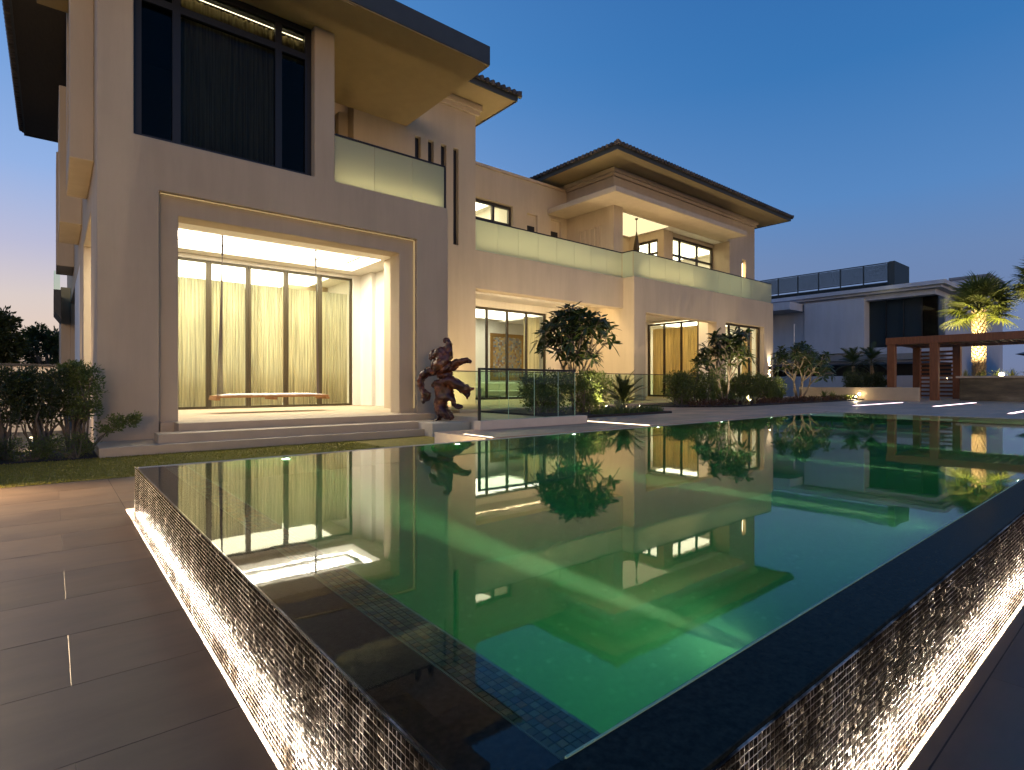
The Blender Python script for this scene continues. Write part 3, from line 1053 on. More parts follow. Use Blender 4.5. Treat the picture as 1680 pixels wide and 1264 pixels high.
# upper front window
window(villa, 'x', 1.42, 5.505, 15.30, 7.06, 11.22, mulls=(2.29, 4.64), rails=(10.42,), fw=0.17, fd=0.14, frame='dark_metal', pane='glass_dark')
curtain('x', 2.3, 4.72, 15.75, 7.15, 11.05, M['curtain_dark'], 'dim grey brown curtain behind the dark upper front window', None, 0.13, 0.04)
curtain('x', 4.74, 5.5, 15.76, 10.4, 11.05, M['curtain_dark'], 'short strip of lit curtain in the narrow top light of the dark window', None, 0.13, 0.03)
MB().box(2.3, 5.4, 15.69, 15.702, 11.08, 11.092).build('ceiling_light', M['cove_warm'], villa)
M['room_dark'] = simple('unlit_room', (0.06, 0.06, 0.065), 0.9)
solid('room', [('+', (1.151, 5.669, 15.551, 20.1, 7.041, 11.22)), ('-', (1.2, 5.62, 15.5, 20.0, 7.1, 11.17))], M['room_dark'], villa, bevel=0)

# bays on the side wall
for (x0, y0, y1, z1) in ((0.30, 16.0, 19.4, 12.9), (0.17, 22.6, 26.0, 10.9), (0.14, 31.0, 33.6, 11.5)):
    solid('bay', [('+', (x0, 0.749, y0, y1, 6.58, z1)), ('-', (x0 - 0.05, x0 + 0.12, y0 + 0.5, y1 - 0.5, 7.4, z1 - 0.4))], M['plaster'], villa)
    MB().box(x0 + 0.06, x0 + 0.118, y0 + 0.501, y1 - 0.501, 7.401, z1 - 0.401).build('bay_window', M['dark_metal'], villa)
solid('wall', [('+', (0.35, 0.749, 37.2, 46.0, 0, 6.5))], M['plaster'], villa)
bal = MB()
bal.add([(0.06, 34.5, 5.0), (0.34, 34.5, 4.6), (0.34, 38, 4.6), (0.06, 38, 5.0), (0.06, 34.5, 6.0), (0.34, 34.5, 6.0), (0.34, 38, 6.0), (0.06, 38, 6.0)],
        [(3, 2, 1, 0), (4, 5, 6, 7), (0, 1, 5, 4), (1, 2, 6, 5), (2, 3, 7, 6), (3, 0, 4, 7)])
bal.build('side_balcony', M['fascia'], villa)
MB().box(0.07, 0.09, 34.53, 38, 6.001, 6.9).box(0.07, 0.3, 34.5, 34.52, 6.001, 6.9).build('balcony_glass', M['glass_rail'], villa)

# middle wing: slotted wall beside the balcony, lower floor wall with the long opening
slots = [10.73, 11.31, 11.90, 12.49]
solid('wall', [('+', (8.25, 13.6, 18.751, 19.25, 0, 13.05)), ('+', (13.6, 23.2, 18.751, 19.35, 5.44, 7.05)), ('-', (8.2, 9.82, 18.7, 19.3, 0, 7.04)), ('-', (9.0, 10.2, 18.7, 19.3, 0, 6.9))] +
      [('-', (s, s + 0.25, 18.7, 18.98, 7.1, 11.0)) for s in slots] +
      [('+', (13.2, 13.6, 19.25, 26.0, 0, 13.05)), ('+', (6.07, 8.25, 20.2, 20.5, 7.05, 7.6)), ('+', (6.07, 8.25, 20.2, 20.5, 10.4, 11.23)), ('+', (7.9, 8.25, 19.25, 20.2, 7.05, 11.23))], M['plaster'], villa)
for s in slots:
    MB().box(s + 0.001, s + 0.249, 18.93, 18.978, 7.101, 10.998).build('slot_window', M['dark_metal'], villa)
window(villa, 'x', 6.09, 7.88, 20.25, 7.61, 10.39, mulls=(7.0,), rails=(9.5,), fw=0.1, frame='dark_metal')
curtain('x', 6.1, 7.85, 20.75, 7.65, 10.3, M['curtain_gold'], 'golden curtain in the small window over the corner balcony', None)
solid('room', [('+', (5.67, 8.26, 20.51, 23, 7.05, 11.2)), ('-', (5.75, 8.2, 20.5, 22.9, 7.1, 11.1))], M['plaster_in'], villa, bevel=0)
MB().box(6.2, 7.8, 21.3, 22.2, 11.05, 11.08).build('ceiling_light', M['cove_warm'], villa)
MB().box(6.08, 8.24, 15.56, 20.19, 7.051, 7.095).box(8.25, 9.7, 15.86, 18.749, 7.051, 7.095).build('balcony_floor', M['limestone'], villa)
MB().box(6.07, 9.4, 18.0, 18.74, 6.9, 7.045).build('balcony_slab', M['plaster'], villa)
# canopy over the front wing
MB().box(-0.3, 10.36, 13.57, 18.745, 11.235, 11.26).box(-0.3, 6.05, 13.6, 15.04, 11.205, 11.233).build('soffit', M['soffit'], villa)
solid('canopy', [('+', (-0.32, 10.38, 13.55, 18.748, 11.262, 11.84))], M['fascia'], villa, bevel=0.01)
# cornices
solid('cornice', [('+', (8.3, 13.72, 18.62, 18.749, 12.62, 12.8)), ('+', (8.3, 13.80, 18.54, 18.749, 12.8, 13.04))], M['plaster'], villa, bevel=0.01)
solid('cornice', [('+', (23.09, 38.76, 19.29, 19.399, 12.62, 12.8)), ('+', (23.01, 38.84, 19.21, 19.399, 12.8, 13.04)), ('+', (23.09, 23.199, 19.4, 36, 12.62, 12.8)), ('+', (23.01, 23.199, 19.4, 36, 12.8, 13.04))], M['plaster'], villa, bevel=0.01)


def tiled_roof(x0, x1, y0, y1, z, soffit_mat, rise=4.2):
    """hipped roof: soffit, fascia board, tile courses and the round tile ends along the eaves"""
    xs = x0 + 0.06 if x0 > 0 else 5.0
    rt = solid('roof', [('+', (xs, x1 - 0.06, y0 + 0.06, y1 - 0.06, z + 0.001, z + 0.10))], M[soffit_mat], villa, bevel=0)
    if x0 < 0: MB().box(x0 + 0.06, xs - 0.002, y0 + 0.06, y1 - 0.06, z + 0.002, z + 0.09).build('soffit', M['soffit_dark'], rt)
    f = MB()
    f.box(x0, x1, y0, y0 + 0.06, z - 0.03, z + 0.24); f.box(x0, x1, y1 - 0.06, y1, z - 0.03, z + 0.24)
    f.box(x0, x0 + 0.06, y0 + 0.061, y1 - 0.061, z - 0.03, z + 0.24); f.box(x1 - 0.06, x1, y0 + 0.061, y1 - 0.061, z - 0.03, z + 0.24)
    f.build('fascia_board', M['fascia'], rt)
    w, d = (x1 - x0), (y1 - y0)
    k = min(w, d) / 2
    zb, zt = z + 0.2, z + 0.2 + k * math.tan(R(17))
    o = 0.12
    A = [(x0 - o, y0 - o, zb), (x1 + o, y0 - o, zb), (x1 + o, y1 + o, zb), (x0 - o, y1 + o, zb)]
    if w > d: B = [(x0 + k, (y0 + y1) / 2, zt), (x1 - k, (y0 + y1) / 2, zt)]; fs = [(0, 1, 5, 4), (1, 2, 5), (2, 3, 4, 5), (3, 0, 4)]
    else: B = [((x0 + x1) / 2, y0 + k, zt), ((x0 + x1) / 2, y1 - k, zt)]; fs = [(0, 1, 4), (1, 2, 5, 4), (2, 3, 5), (3, 0, 4, 5)]
    build('tile_slope', A + B, fs + [(3, 2, 1, 0)], M['roof_tile'], rt)
    t = MB()
    sl = math.tan(R(17))
    pit = 0.27
    for side in range(4):
        if side in (0, 2):
            yy, dy = (y0 - o, 1) if side == 0 else (y1 + o, -1)
            for x in np.arange(x0 - o + 0.12, x1 + o, pit):
                q = min(1.3, max(0.1, min(x - x0 + o, x1 + o - x)))
                t.tube([(x, yy - 0.06 * dy, zb + 0.02), (x, yy + q * dy, zb + 0.02 + q * sl)], 0.095, 7)
        else:
            xx, dx = (x0 - o, 1) if side == 3 else (x1 + o, -1)
            for y in np.arange(y0 - o + 0.12, y1 + o, pit):
                q = min(1.3, max(0.1, min(y - y0 + o, y1 + o - y)))
                t.tube([(xx - 0.06 * dx, y, zb + 0.02), (xx + q * dx, y, zb + 0.02 + q * sl)], 0.095, 7)
    t.build('roof_tiles', M['roof_tile'], rt, kind='stuff')
    h = MB()
    for a, b in zip(A, (B[0], B[1], B[1], B[0]) if w > d else (B[0], B[0], B[1], B[1])):
        a, b = Vector(a), Vector(b)
        n = int((b - a).length / 0.4)
        for q in range(n):
            p = a.lerp(b, q / n); p2 = a.lerp(b, (q + 1.1) / n)
            h.tube([p + Vector((0, 0, 0.07)), p2 + Vector((0, 0, 0.04))], [0.115, 0.10], 7)
    h.build('ridge_tiles', M['roof_tile'], rt, kind='stuff')
    return rt


tiled_roof(-1.0, 14.7, 17.35, 34.4, 13.06, 'soffit')
tiled_roof(21.4, 40.45, 17.65, 36.0, 13.06, 'soffit')
MB().box(1.16, 13.19, 20.6, 33.5, 11.24, 13.04).build('attic', M['plaster'], villa)
MB().box(8.26, 13.19, 26.0, 33.4, 0.6, 11.2).build('rear_wall', M['plaster'], villa)

# middle wing ground floor veranda and room
MB().box(13.6, 23.2, 19.351, 30, 5.9, 7.04).build('ceiling', M['plaster_in'], villa)
MB().box(13.61, 23.19, 18.76, 31, 0.2, 0.60).build('veranda_floor', M['limestone'], villa)
solid('wall', [('+', (22.06, 23.2, 23.4, 23.8, 0.6, 5.9)), ('+', (13.6, 22.06, 23.4, 23.8, 5.52, 5.9))], M['plaster_in'], villa)
MB().box(14.2, 22.6, 19.5, 19.8, 5.86, 5.895).build('ceiling_light', M['cove_warm'], villa)
MB().box(14.2, 22.6, 21.7, 21.9, 5.86, 5.895).build('ceiling_light', M['cove_warm'], villa)
MB().box(14.4, 22.9, 20.0, 20.12, 5.74, 5.898).box(14.4, 22.9, 21.3, 21.42, 5.74, 5.898).build('ceiling_trim', M['plaster_in'], villa)
window(villa, 'x', 13.7, 22.05, 23.5, 0.62, 5.51, mulls=(15.0, 16.4, 17.8, 19.2, 20.6), fw=0.11, fd=0.12, name='glass_door')
solid('room', [('+', (13.3, 30.5, 23.81, 31, 0.4, 6.2)), ('-', (13.6, 30.2, 23.8, 30.6, 0.6, 5.9))], M['plaster_in'], villa, bevel=0)
MB().box(14.5, 29, 25, 29.5, 5.82, 5.86).build('ceiling_light', M['room_soft'], villa)
curtain('x', 20.75, 21.95, 23.95, 0.65, 5.3, M['curtain_pale'], 'gathered pale curtain at the end of the middle room doors', None, 0.14, 0.06)

# middle wing upper floor, behind the long balcony
solid('wall', [('+', (13.6, 23.19, 22.9, 23.4, 7.05, 12.7)), ('-', (13.65, 19.1, 22.8, 23.5, 7.9, 11.0)), ('-', (20.10, 20.86, 22.8, 23.05, 7.05, 10.85)), ('-', (21.9, 22.7, 22.8, 23.05, 7.05, 10.85))], M['plaster'], villa)
MB().box(13.55, 23.0, 22.82, 22.899, 12.62, 12.76).build('parapet_cap', M['limestone'], villa)
for x in (20.2, 22.0):
    MB().box(x, x + 0.5, 22.98, 23.048, 7.06, 10.2).build('niche_window', M['dark_metal'], villa)
window(villa, 'x', 13.66, 19.09, 23.1, 7.91, 10.99, mulls=(15.0, 16.4, 17.9), rails=(10.0,), fw=0.15, fd=0.14)
solid('room', [('+', (13.6, 19.4, 23.41, 28, 7.0, 12.0)), ('-', (13.65, 19.3, 23.4, 27.9, 7.06, 11.5))], M['plaster_in'], villa, bevel=0)
MB().box(14.2, 18.8, 24.2, 27.4, 11.43, 11.46).build('ceiling_light', M['room_light'], villa)
MB().box(13.61, 23.19, 19.36, 22.89, 7.041, 7.09).build('balcony_floor', M['limestone'], villa)
MB().box(18.6, 19.4, 27, 28, 12.0, 15.1).build('rooftop_unit', M['fascia'], villa)

# far wing ground floor
solid('wall', [('+', (23.2, 38.6, 18.05, 18.65, 0, 7.05)), ('-', (24.2, 31.25, 18.0, 18.7, 0.6, 5.23)), ('-', (32.3, 37.3, 18.0, 18.7, 0.6, 5.32)),
               ('+', (23.2, 23.7, 18.65, 23.8, 0, 7.05)), ('+', (38.2, 38.6, 18.65, 30, 0, 7.05))], M['plaster'], villa)
MB().box(23.71, 38.19, 18.651, 30, 5.7, 7.04).build('ceiling', M['plaster_in'], villa)
MB().box(23.71, 38.19, 18.06, 30, 0.2, 0.598).build('veranda_floor', M['limestone'], villa)
solid('wall', [('+', (31.25, 31.55, 18.651, 19.3, 0.6, 5.7)), ('+', (23.71, 31.55, 23.2, 23.5, 0.6, 5.7))], M['plaster_in'], villa)
MB().box(24.6, 30.8, 19.0, 19.3, 5.65, 5.69).build('ceiling_light', M['cove_warm'], villa)
MB().box(25, 29, 22.9, 23.19, 2.0, 5.0).build('picture_panel', M['curtain_gold'], villa)
window(villa, 'y', 19.31, 23.19, 31.3, 0.61, 5.5, mulls=(20.6, 21.9), fw=0.11, fd=0.12, name='glass_door')
curtain('y', 19.4, 23.1, 31.75, 0.65, 5.2, M['curtain_gold'], 'golden curtain behind the glass doors inside the far porch', None, 0.16, 0.06)
window(villa, 'x', 32.31, 37.29, 18.35, 0.61, 5.31, mulls=(33.3, 34.6, 35.9), fw=0.12, fd=0.12, name='glass_door')
curtain('x', 32.4, 33.2, 18.9, 0.65, 5.1, M['curtain_pale'], 'pale curtain drawn back at the porch side of the last ground floor window', None, 0.16, 0.06)
curtain('x', 35.9, 37.25, 18.9, 0.65, 5.1, M['curtain_gold'], 'curtain drawn back at the wall lamp side of the last ground floor window', None, 0.16, 0.06)
solid('room', [('+', (31.6, 38.15, 18.66, 25, 0.59, 5.69)), ('-', (31.65, 38.1, 18.6, 24.9, 0.62, 5.66)), ('-', (31.55, 31.7, 19.31, 23.19, 0.62, 5.6))], M['plaster_in'], villa, bevel=0)
MB().box(32.4, 37.4, 19.6, 23.5, 5.6, 5.63).build('ceiling_light', M['room_light'], villa)

# far wing upper floor
solid('wall', [('+', (23.2, 23.97, 19.4, 24.0, 7.05, 13.05)), ('+', (23.97, 38.65, 19.4, 19.9, 11.1, 13.05)), ('+', (35.2, 38.65, 19.4, 19.9, 7.05, 11.1)), ('-', (36.9, 37.4, 19.3, 20, 8.0, 10.1)),
               ('+', (38.25, 38.65, 19.9, 34, 7.05, 13.05)), ('+', (29.3, 30.3, 20.5, 20.9, 7.05, 11.1)), ('+', (29.3, 29.7, 20.9, 23.4, 7.05, 11.1)), ('-', (29.2, 29.8, 20.95, 22.8, 7.9, 10.6)),
               ('+', (23.97, 29.3, 23.2, 23.6, 7.05, 11.1)), ('+', (35.2, 35.6, 19.9, 20.9, 7.05, 11.1)), ('+', (30.3, 35.2, 20.6, 20.9, 10.85, 11.1))] +
      [('-', (23.1, 23.28, 20.25 + 0.36 * k, 20.42 + 0.36 * k, 7.05, 10.15)) for k in range(5)], M['plaster'], villa)
MB().box(23.98, 38.2, 19.95, 34, 11.101, 11.4).build('ceiling', M['plaster_in'], villa)
window(villa, 'y', 20.96, 22.79, 29.4, 7.91, 10.59, mulls=(21.7,), rails=(9.75,), fw=0.13, fd=0.12)
window(villa, 'x', 30.31, 35.19, 20.65, 7.4, 10.84, mulls=(31.3, 33.3), rails=(9.7,), fw=0.14, fd=0.12)
MB().box(36.98, 37.32, 19.6, 19.64, 8.001, 10.099).build('slot_window', M['bronze'], villa)
MB().box(37.18, 37.30, 19.58, 19.599, 8.2, 9.9).build('slot_light', M['cove_warm'], villa)
curtain('x', 30.45, 31.25, 21.2, 7.45, 10.6, M['curtain_dark'], 'dim curtain gathered at the pier side of the upper far window', None, 0.14, 0.05)
solid('room', [('+', (29.75, 38.2, 20.91, 26, 7.05, 11.09)), ('-', (29.8, 38.1, 20.9, 25.9, 7.1, 11.02)), ('-', (29.7, 29.85, 20.96, 22.79, 7.91, 10.6))], M['plaster_in'], villa, bevel=0)
MB().box(30.8, 37, 21.6, 25, 10.95, 10.98).build('ceiling_light', M['room_light'], villa)
MB().box(24.2, 29.1, 20.0, 23.0, 11.085, 11.099).build('ceiling_light', M['porch_glow'], villa)  # glowing panel paints in an evenly lit recess ceiling
solid('canopy', [('+', (21.6, 34.7, 17.94, 19.399, 11.07, 11.36)), ('+', (21.6, 23.199, 19.399, 22.89, 11.07, 11.36))], M['plaster'], villa)
MB().box(23.71, 38.19, 18.66, 20.9, 7.041, 7.09).build('balcony_floor', M['limestone'], villa)
MB().box(38.62, 38.7, 18.06, 18.2, 4.2, 4.25).build('ledge', M['plaster'], villa)


# balcony balustrades: frosted glass panels under a dark rail
def balustrade(axis, cuts, d, z0, z1, mat='frosted', rail=True, parent=villa, rail_h=0.05, rail_d=0.06, thick=0.016):
    f = MB()
    axis_box(f, axis, cuts[0], cuts[-1], d - rail_d / 2, d + rail_d / 2, z1, z1 + rail_h)
    r_ = f.build('balcony_railing', M['dark_metal'], parent)
    for a, b in zip(cuts[:-1], cuts[1:]):
        p = MB()
        axis_box(p, axis, a + 0.006, b - 0.006, d - thick / 2, d + thick / 2, z0, z1 - 0.001)
        p.build('glass_panel', M[mat], r_)
    return r_


balustrade('x', [6.08, 7.3, 8.55, 9.76], 15.13, 7.105, 8.42)
balustrade('y', [15.18, 16.3, 17.5, 18.74], 9.74, 7.105, 8.42)
MB().box(9.71, 9.77, 15.105, 15.155, 7.105, 8.419).build('rail_post', M['dark_metal'], villa)
balustrade('x', list(np.linspace(13.62, 23.2, 9)), 18.86, 7.055, 8.36)
balustrade('y', [18.15, 18.83], 23.23, 7.055, 8.36)
balustrade('x', list(np.linspace(23.26, 38.5, 12)), 18.13, 7.055, 8.36)
balustrade('y', list(np.linspace(18.17, 22, 4)), 38.5, 7.055, 8.36)
for x0, x1, y in ((6.2, 9.6, 15.40), (13.8, 23.0, 19.6), (23.9, 29.5, 18.75)):
    MB().box(x0, x1, y, y + (0.06 if x0 < 7 else 0.14), 7.11, 7.13).build('balcony_light', M['balcony_led'], villa)

# ------------------------------------------------------------------ wall lamp, pendant, swing, sculpture
lamp = empty('wall_lamp', (38.0, 18.04, 2.55), 'small up and down wall lamp glowing at the far corner of the villa', 'lamp')
MB().box(37.92, 38.08, 17.93, 18.045, 2.4, 2.7).build('lamp_body', M['dark_metal'], lamp, bevel=0.006)
for z in (2.39, 2.705):
    MB().box(37.94, 38.06, 17.95, 18.03, z, z + 0.006).build('lamp_lens', M['bulb'], lamp)
for dz, dr in ((0.2, 1), (-0.2, -1)):
    d = bpy.data.lights.new('wall_lamp_spot', 'SPOT'); d.energy = 260 * LK; d.spot_size = R(75); d.spot_blend = 0.9; d.color = (1, 0.86, 0.66); d.shadow_soft_size = 0.04
    o = bpy.data.objects.new('wall_lamp_spot', d); COL.objects.link(o); o.parent = lamp
    o.location = (0, -0.12, dz); o.rotation_euler = Vector((0, 0.25, dr)).to_track_quat('-Z', 'Y').to_euler()

pend = empty('pendant_lamp', (26.2, 20.2, 9.0), 'slim pendant lamp hanging under the far balcony canopy', 'lamp')
MB().tube([(26.2, 20.2, 11.1), (26.2, 20.2, 10.3)], 0.02, 6).tube([(26.2, 20.2, 11.1), (26.2, 20.2, 11.02)], [0.1, 0.08], 10).build('cord', M['dark_metal'], pend)
MB().tube([(26.2, 20.2, 10.3), (26.2, 20.2, 9.9), (26.2, 20.2, 9.3), (26.2, 20.2, 9.1)], [0.03, 0.1, 0.2, 0.12], 12).build('lamp_shade', M['door_frame'], pend, smooth=True)

M['wood'] = simple('weathered_wood', (0.40, 0.20, 0.07), 0.6, var=0.3, var_scale=2, stretch=(1, 14, 14))
M['throw'] = simple('white_fur_throw', (0.72, 0.66, 0.58), 0.95, var=0.15, var_scale=9, bump_s=0.8, bump_scale=40)
M['rope'] = simple('grey_rope', (0.13, 0.10, 0.095), 0.9)
sw = empty('hanging_bench', (5.46, 18.7, 0.98), 'wooden bench with white throw hung on ropes in the lit veranda', 'swing')
b = MB()
for k in range(5):
    y = 18.30 + k * 0.19
    b.box(3.76, 7.17, y, y + 0.17, 1.03, 1.09)
b.build('seat', M['wood'], sw, bevel=0.006)
MB().box(3.74, 3.86, 18.27, 19.25, 0.955, 1.028).box(7.07, 7.19, 18.27, 19.25, 0.955, 1.028).box(5.4, 5.5, 18.27, 19.25, 0.955, 1.028).build('crossbar', M['wood'], sw, bevel=0.006)
nx, ny = 48, 12
vs, fs = [], []
for j in range(ny + 1):
    for i in range(nx + 1):
        x, y = 3.9 + 3.15 * i / nx, 18.34 + 0.86 * j / ny
        e = min(1, 8 * min(i / nx, 1 - i / nx, 1.2 * j / ny, 1.2 * (1 - j / ny)))
        vs.append((x + rng.uniform(-.015, .015), y + rng.uniform(-.015, .015), 1.095 + e * 0.035 + rng.uniform(0, 0.028)))
for j in range(ny):
    for i in range(nx):
        q = j * (nx + 1) + i
        fs.append((q, q + 1, q + nx + 2, q + nx + 1))
th = build('throw', vs, fs, M['throw'], sw, smooth=True)
th.modifiers.new('thick', 'SOLIDIFY').thickness = 0.02
for x, xt in ((3.95, 4.02), (6.98, 6.90)):
    r_ = MB()
    r_.tube([(xt, 18.75, 6.12), (xt, 18.75, 5.4)], 0.03, 6)
    r_.build('rope', M['rope'], sw)
    for k in range(6):
        r_ = MB()
        r_.tube([(xt, 18.75, 5.45), (x + 0.05 * (k - 2.5), 18.5 + k * 0.10, 1.06)], 0.0095, 5)
        r_.build('rope', M['rope'], sw)

plinth = MB().box(8.0, 9.25, 13.04, 14.6, 0, 0.37).build('plinth', M['kerb_white'], bevel=0.008)
tag(plinth, 'low white square plinth under the root wood sculpture', 'plinth')


def root_mat():
    m, n, l, out = new_mat('polished_root_wood')
    vec = node_coords(n, l, (1, 1, 1), 'Object')
    a = noise(n, l, vec, 3.4, 6, 0.65)
    col = ramp(n, l, a, [(0.36, (0.022, 0.006, 0.004)), (0.52, (0.085, 0.020, 0.010)), (0.64, (0.26, 0.085, 0.026)), (0.74, (0.52, 0.27, 0.10))])
    p = principled(n, (0.1, 0.03, 0.01), 0.4)
    p.inputs['Coat Weight'].default_value = 0.2
    l.new(col, p.inputs['Base Color'])
    l.new(bump(n, l, noise(n, l, vec, 9, 5), 0.35, 0.03), p.inputs['Normal'])
    l.new(p.outputs[0], out.inputs['Surface'])
    return m


M['root'] = root_mat()
# skeleton in the sculpture's own face: u to the camera's right, w up, d away (metres), radius
SK = [(0.05, 0.0, 0.0, .16), (0.0, .22, .0, .15), (-.06, .42, .02, .20), (-.05, .66, .03, .20), (.0, .86, .02, .22), (.05, 1.05, 0, .19), (.10, 1.25, -.02, .22),
      (.02, 1.45, 0, .27), (.0, 1.65, .0, .27), (.05, 1.85, 0, .25), (.02, 2.02, .02, .20), (-.05, 2.13, .02, .12)]
EXTRA = {   # branches: start vertex, list of (u, w, d, r)
    'upper_arm': (7, [(.25, 1.58, -.05, .15), (.45, 1.70, -.08, .12), (.66, 1.80, -.1, .12), (.84, 1.74, -.1, .04)]),
    'mid_arm': (6, [(.32, 1.16, -.05, .16), (.52, 1.04, -.1, .15), (.70, .93, -.12, .13), (.86, .92, -.12, .05), (.94, .97, -.12, .03)]),
    'mid_fork': (('mid_arm', 2), [(.72, .76, -.1, .07), (.74, .66, -.1, .025)]),
    'lower_arm': (4, [(.20, .78, -.05, .13), (.32, .62, -.08, .09), (.38, .46, -.1, .06), (.52, .42, -.1, .045), (.58, .43, -.1, .02)]),
    'loop_top': (8, [(-.25, 1.52, 0, .17), (-.42, 1.42, 0, .10), (-.60, 1.34, .02, .11), (-.68, 1.18, .03, .08), (-.64, 1.0, .03, .08), (-.55, .85, .03, .10), (-.52, .72, .02, .12), (-.30, .74, .02, .14)]),
    'loop_tail': (('loop_top', 6), [(-.60, .58, .02, .03)]),
    'hump': (10, [(-.18, 2.04, .02, .14), (-.30, 1.92, .02, .10), (-.34, 1.78, .02, .05)]),
    'knob': (10, [(.14, 2.15, 0, .11), (.20, 2.28, 0, .10), (.12, 2.40, 0, .07), (.03, 2.33, 0, .06)]),
    'foot': (1, [(.22, .16, -.05, .15), (.30, .06, -.05, .10)]),
    'foot_back': (0, [(-.12, .02, .05, .08)]),
    'bridge': (6, [(-.15, 1.12, .03, .09), (-.32, 1.03, .03, .05)]),
}
cu, cd = Vector((0.7694, -0.6388, 0)), Vector((0.6388, 0.7694, 0))
base = Vector((8.78, 13.75, 0.36))
verts, rad, edges, idx = [], [], [], {}


def pt(u, w, d): return cu * u + Vector((0, 0, w)) + cd * d


for i, (u, w, d, r_) in enumerate(SK):
    verts.append(pt(u, w, d)); rad.append(r_)
    if i: edges.append((i - 1, i))
for nm, (st, pts) in EXTRA.items():
    prev = st if isinstance(st, int) else idx[st[0]][st[1]]
    idx[nm] = []
    for (u, w, d, r_) in pts:
        verts.append(pt(u, w, d)); rad.append(r_)
        edges.append((prev, len(verts) - 1)); prev = len(verts) - 1
        idx[nm].append(prev)
me = bpy.data.meshes.new('root_sculpture')
me.from_pydata(verts, edges, [])
bm = bmesh.new(); bm.from_mesh(me)
sl = bm.verts.layers.skin.verify()
bm.verts.ensure_lookup_table()
for v, r_ in zip(bm.verts, rad):
    v[sl].radius = (r_ * rng.uniform(1.25, 1.65), r_ * rng.uniform(0.75, 1.2))
bm.verts[0][sl].use_root = True
bm.to_mesh(me); bm.free()
me.materials.append(M['root'])
sculpt = bpy.data.objects.new('root_sculpture', me)
COL.objects.link(sculpt)
sculpt.location = base
sk = sculpt.modifiers.new('skin', 'SKIN'); sk.use_smooth_shade = True
ss = sculpt.modifiers.new('sub', 'SUBSURF'); ss.levels = 3; ss.render_levels = 3
tx = bpy.data.textures.new('gnarl', 'CLOUDS'); tx.noise_scale = 0.22; tx.noise_depth = 3
dm = sculpt.modifiers.new('gnarl', 'DISPLACE'); dm.texture = tx; dm.strength = 0.16; dm.mid_level = 0.5; dm.texture_coords = 'LOCAL'
tx2 = bpy.data.textures.new('splits', 'CLOUDS'); tx2.noise_scale = 0.075; tx2.noise_depth = 2
dm2 = sculpt.modifiers.new('splits', 'DISPLACE'); dm2.texture = tx2; dm2.strength = 0.085; dm2.mid_level = 0.5; dm2.texture_coords = 'LOCAL'
tag(sculpt, 'gnarled dark red polished root wood sculpture on the low white plinth', 'sculpture')

# ------------------------------------------------------------------ glass guard rails and kerb beside the pool
kerb = MB().box(6.75, 9.97, 9.15, 9.40, 0.5, 0.69).build('kerb', M['kerb_white'], bevel=0.006)
tag(kerb, 'low pale kerb carrying the glass balustrade beside the pool', 'kerb')
bal1 = empty('glass_balustrade', (6.8, 9.27, 0.69), 'clear glass balustrade with a dark top rail standing on the pale kerb by the pool', 'balustrade')
cuts = [6.85, 7.6, 8.35, 9.1, 9.66]
MB().box(6.79, 9.67, 9.245, 9.295, 1.74, 1.785).build('top_rail', M['bronze'], bal1, bevel=0.004)
MB().box(6.79, 6.84, 9.245, 9.295, 0.69, 1.739).build('post', M['bronze'], bal1, bevel=0.004)
M['glass_edge'] = simple('polished_glass_edge', (0.55, 0.72, 0.6), 0.15)
for a, b_ in zip(cuts[:-1], cuts[1:]):
    pnl = MB().box(a + 0.006, b_ - 0.006, 9.264, 9.276, 0.69, 1.738).build('glass_panel', M['glass_rail'], bal1)
    MB().box(b_ - 0.0058, b_ - 0.002, 9.263, 9.277, 0.69, 1.738).build('panel_edge', M['glass_edge'], pnl)
bal2 = empty('glass_balustrade', (10.1, 15.1, 0.6), 'long clear glass balustrade with a thin rail along the house terrace', 'balustrade')
MB().box(9.95, 26.0, 15.085, 15.115, 1.86, 1.89).build('top_rail', M['bronze'], bal2)
cuts = list(np.linspace(9.95, 26.0, 9))
for a, b_ in zip(cuts[:-1], cuts[1:]):
    pnl = MB().box(a + 0.006, b_ - 0.006, 15.094, 15.106, 0.601, 1.858).build('glass_panel', M['glass_rail'], bal2)
    MB().box(b_ - 0.0058, b_ - 0.001, 15.093, 15.107, 0.601, 1.858).build('panel_edge', M['glass_edge'], pnl)

# recessed strip lights in the paving
def strip(x0, x1, y0, y1, z, material, label, group):
    e = empty('strip_light', ((x0 + x1) / 2, (y0 + y1) / 2, z), label, 'strip light', group)
    MB().box(x0, x1, y0, y1, z + 0.004, z + 0.010).build('diffuser', material, e)
    f = MB()
    f.box(x0 - 0.012, x0 - 0.001, y0 - 0.012, y1 + 0.012, z + 0.002, z + 0.011).box(x1 + 0.001, x1 + 0.012, y0 - 0.012, y1 + 0.012, z + 0.002, z + 0.011)
    f.build('trim', M['steel'], e)


M['led_deck'] = emitter('deck_strip_led', (1.0, 0.78, 0.5), 6)
strip(10.36, 10.54, 7.75, 9.8, 0.5, M['led_deck'], 'broad warm strip light in the deck at the end of the pale kerb', None)
strip(5.93, 6.0, 7.75, 8.6, 0.5, M['led_deck'], 'short warm strip light at the deck end next to the lawn', None)
strip(9.5, 10.7, 11.2, 11.32, 0.5, M['led_deck'], 'warm strip light seen through the glass balustrade on the kerb', None)
for (y, x0, x1, lb) in ((9.0, 26.8, 33.4, 'pinkish strip light in the deck in front of the outer pergola post'), (6.55, 28.5, 36.0, 'pinkish strip light in the deck in front of the stone bar counter'), (3.4, 23.4, 30, 'pinkish strip light in the deck closest to the pool corner')):
    strip(x0, x1, y, y + 0.11, 0.5, M['led_pink'], lb, 'pinkish strip lights in the deck')

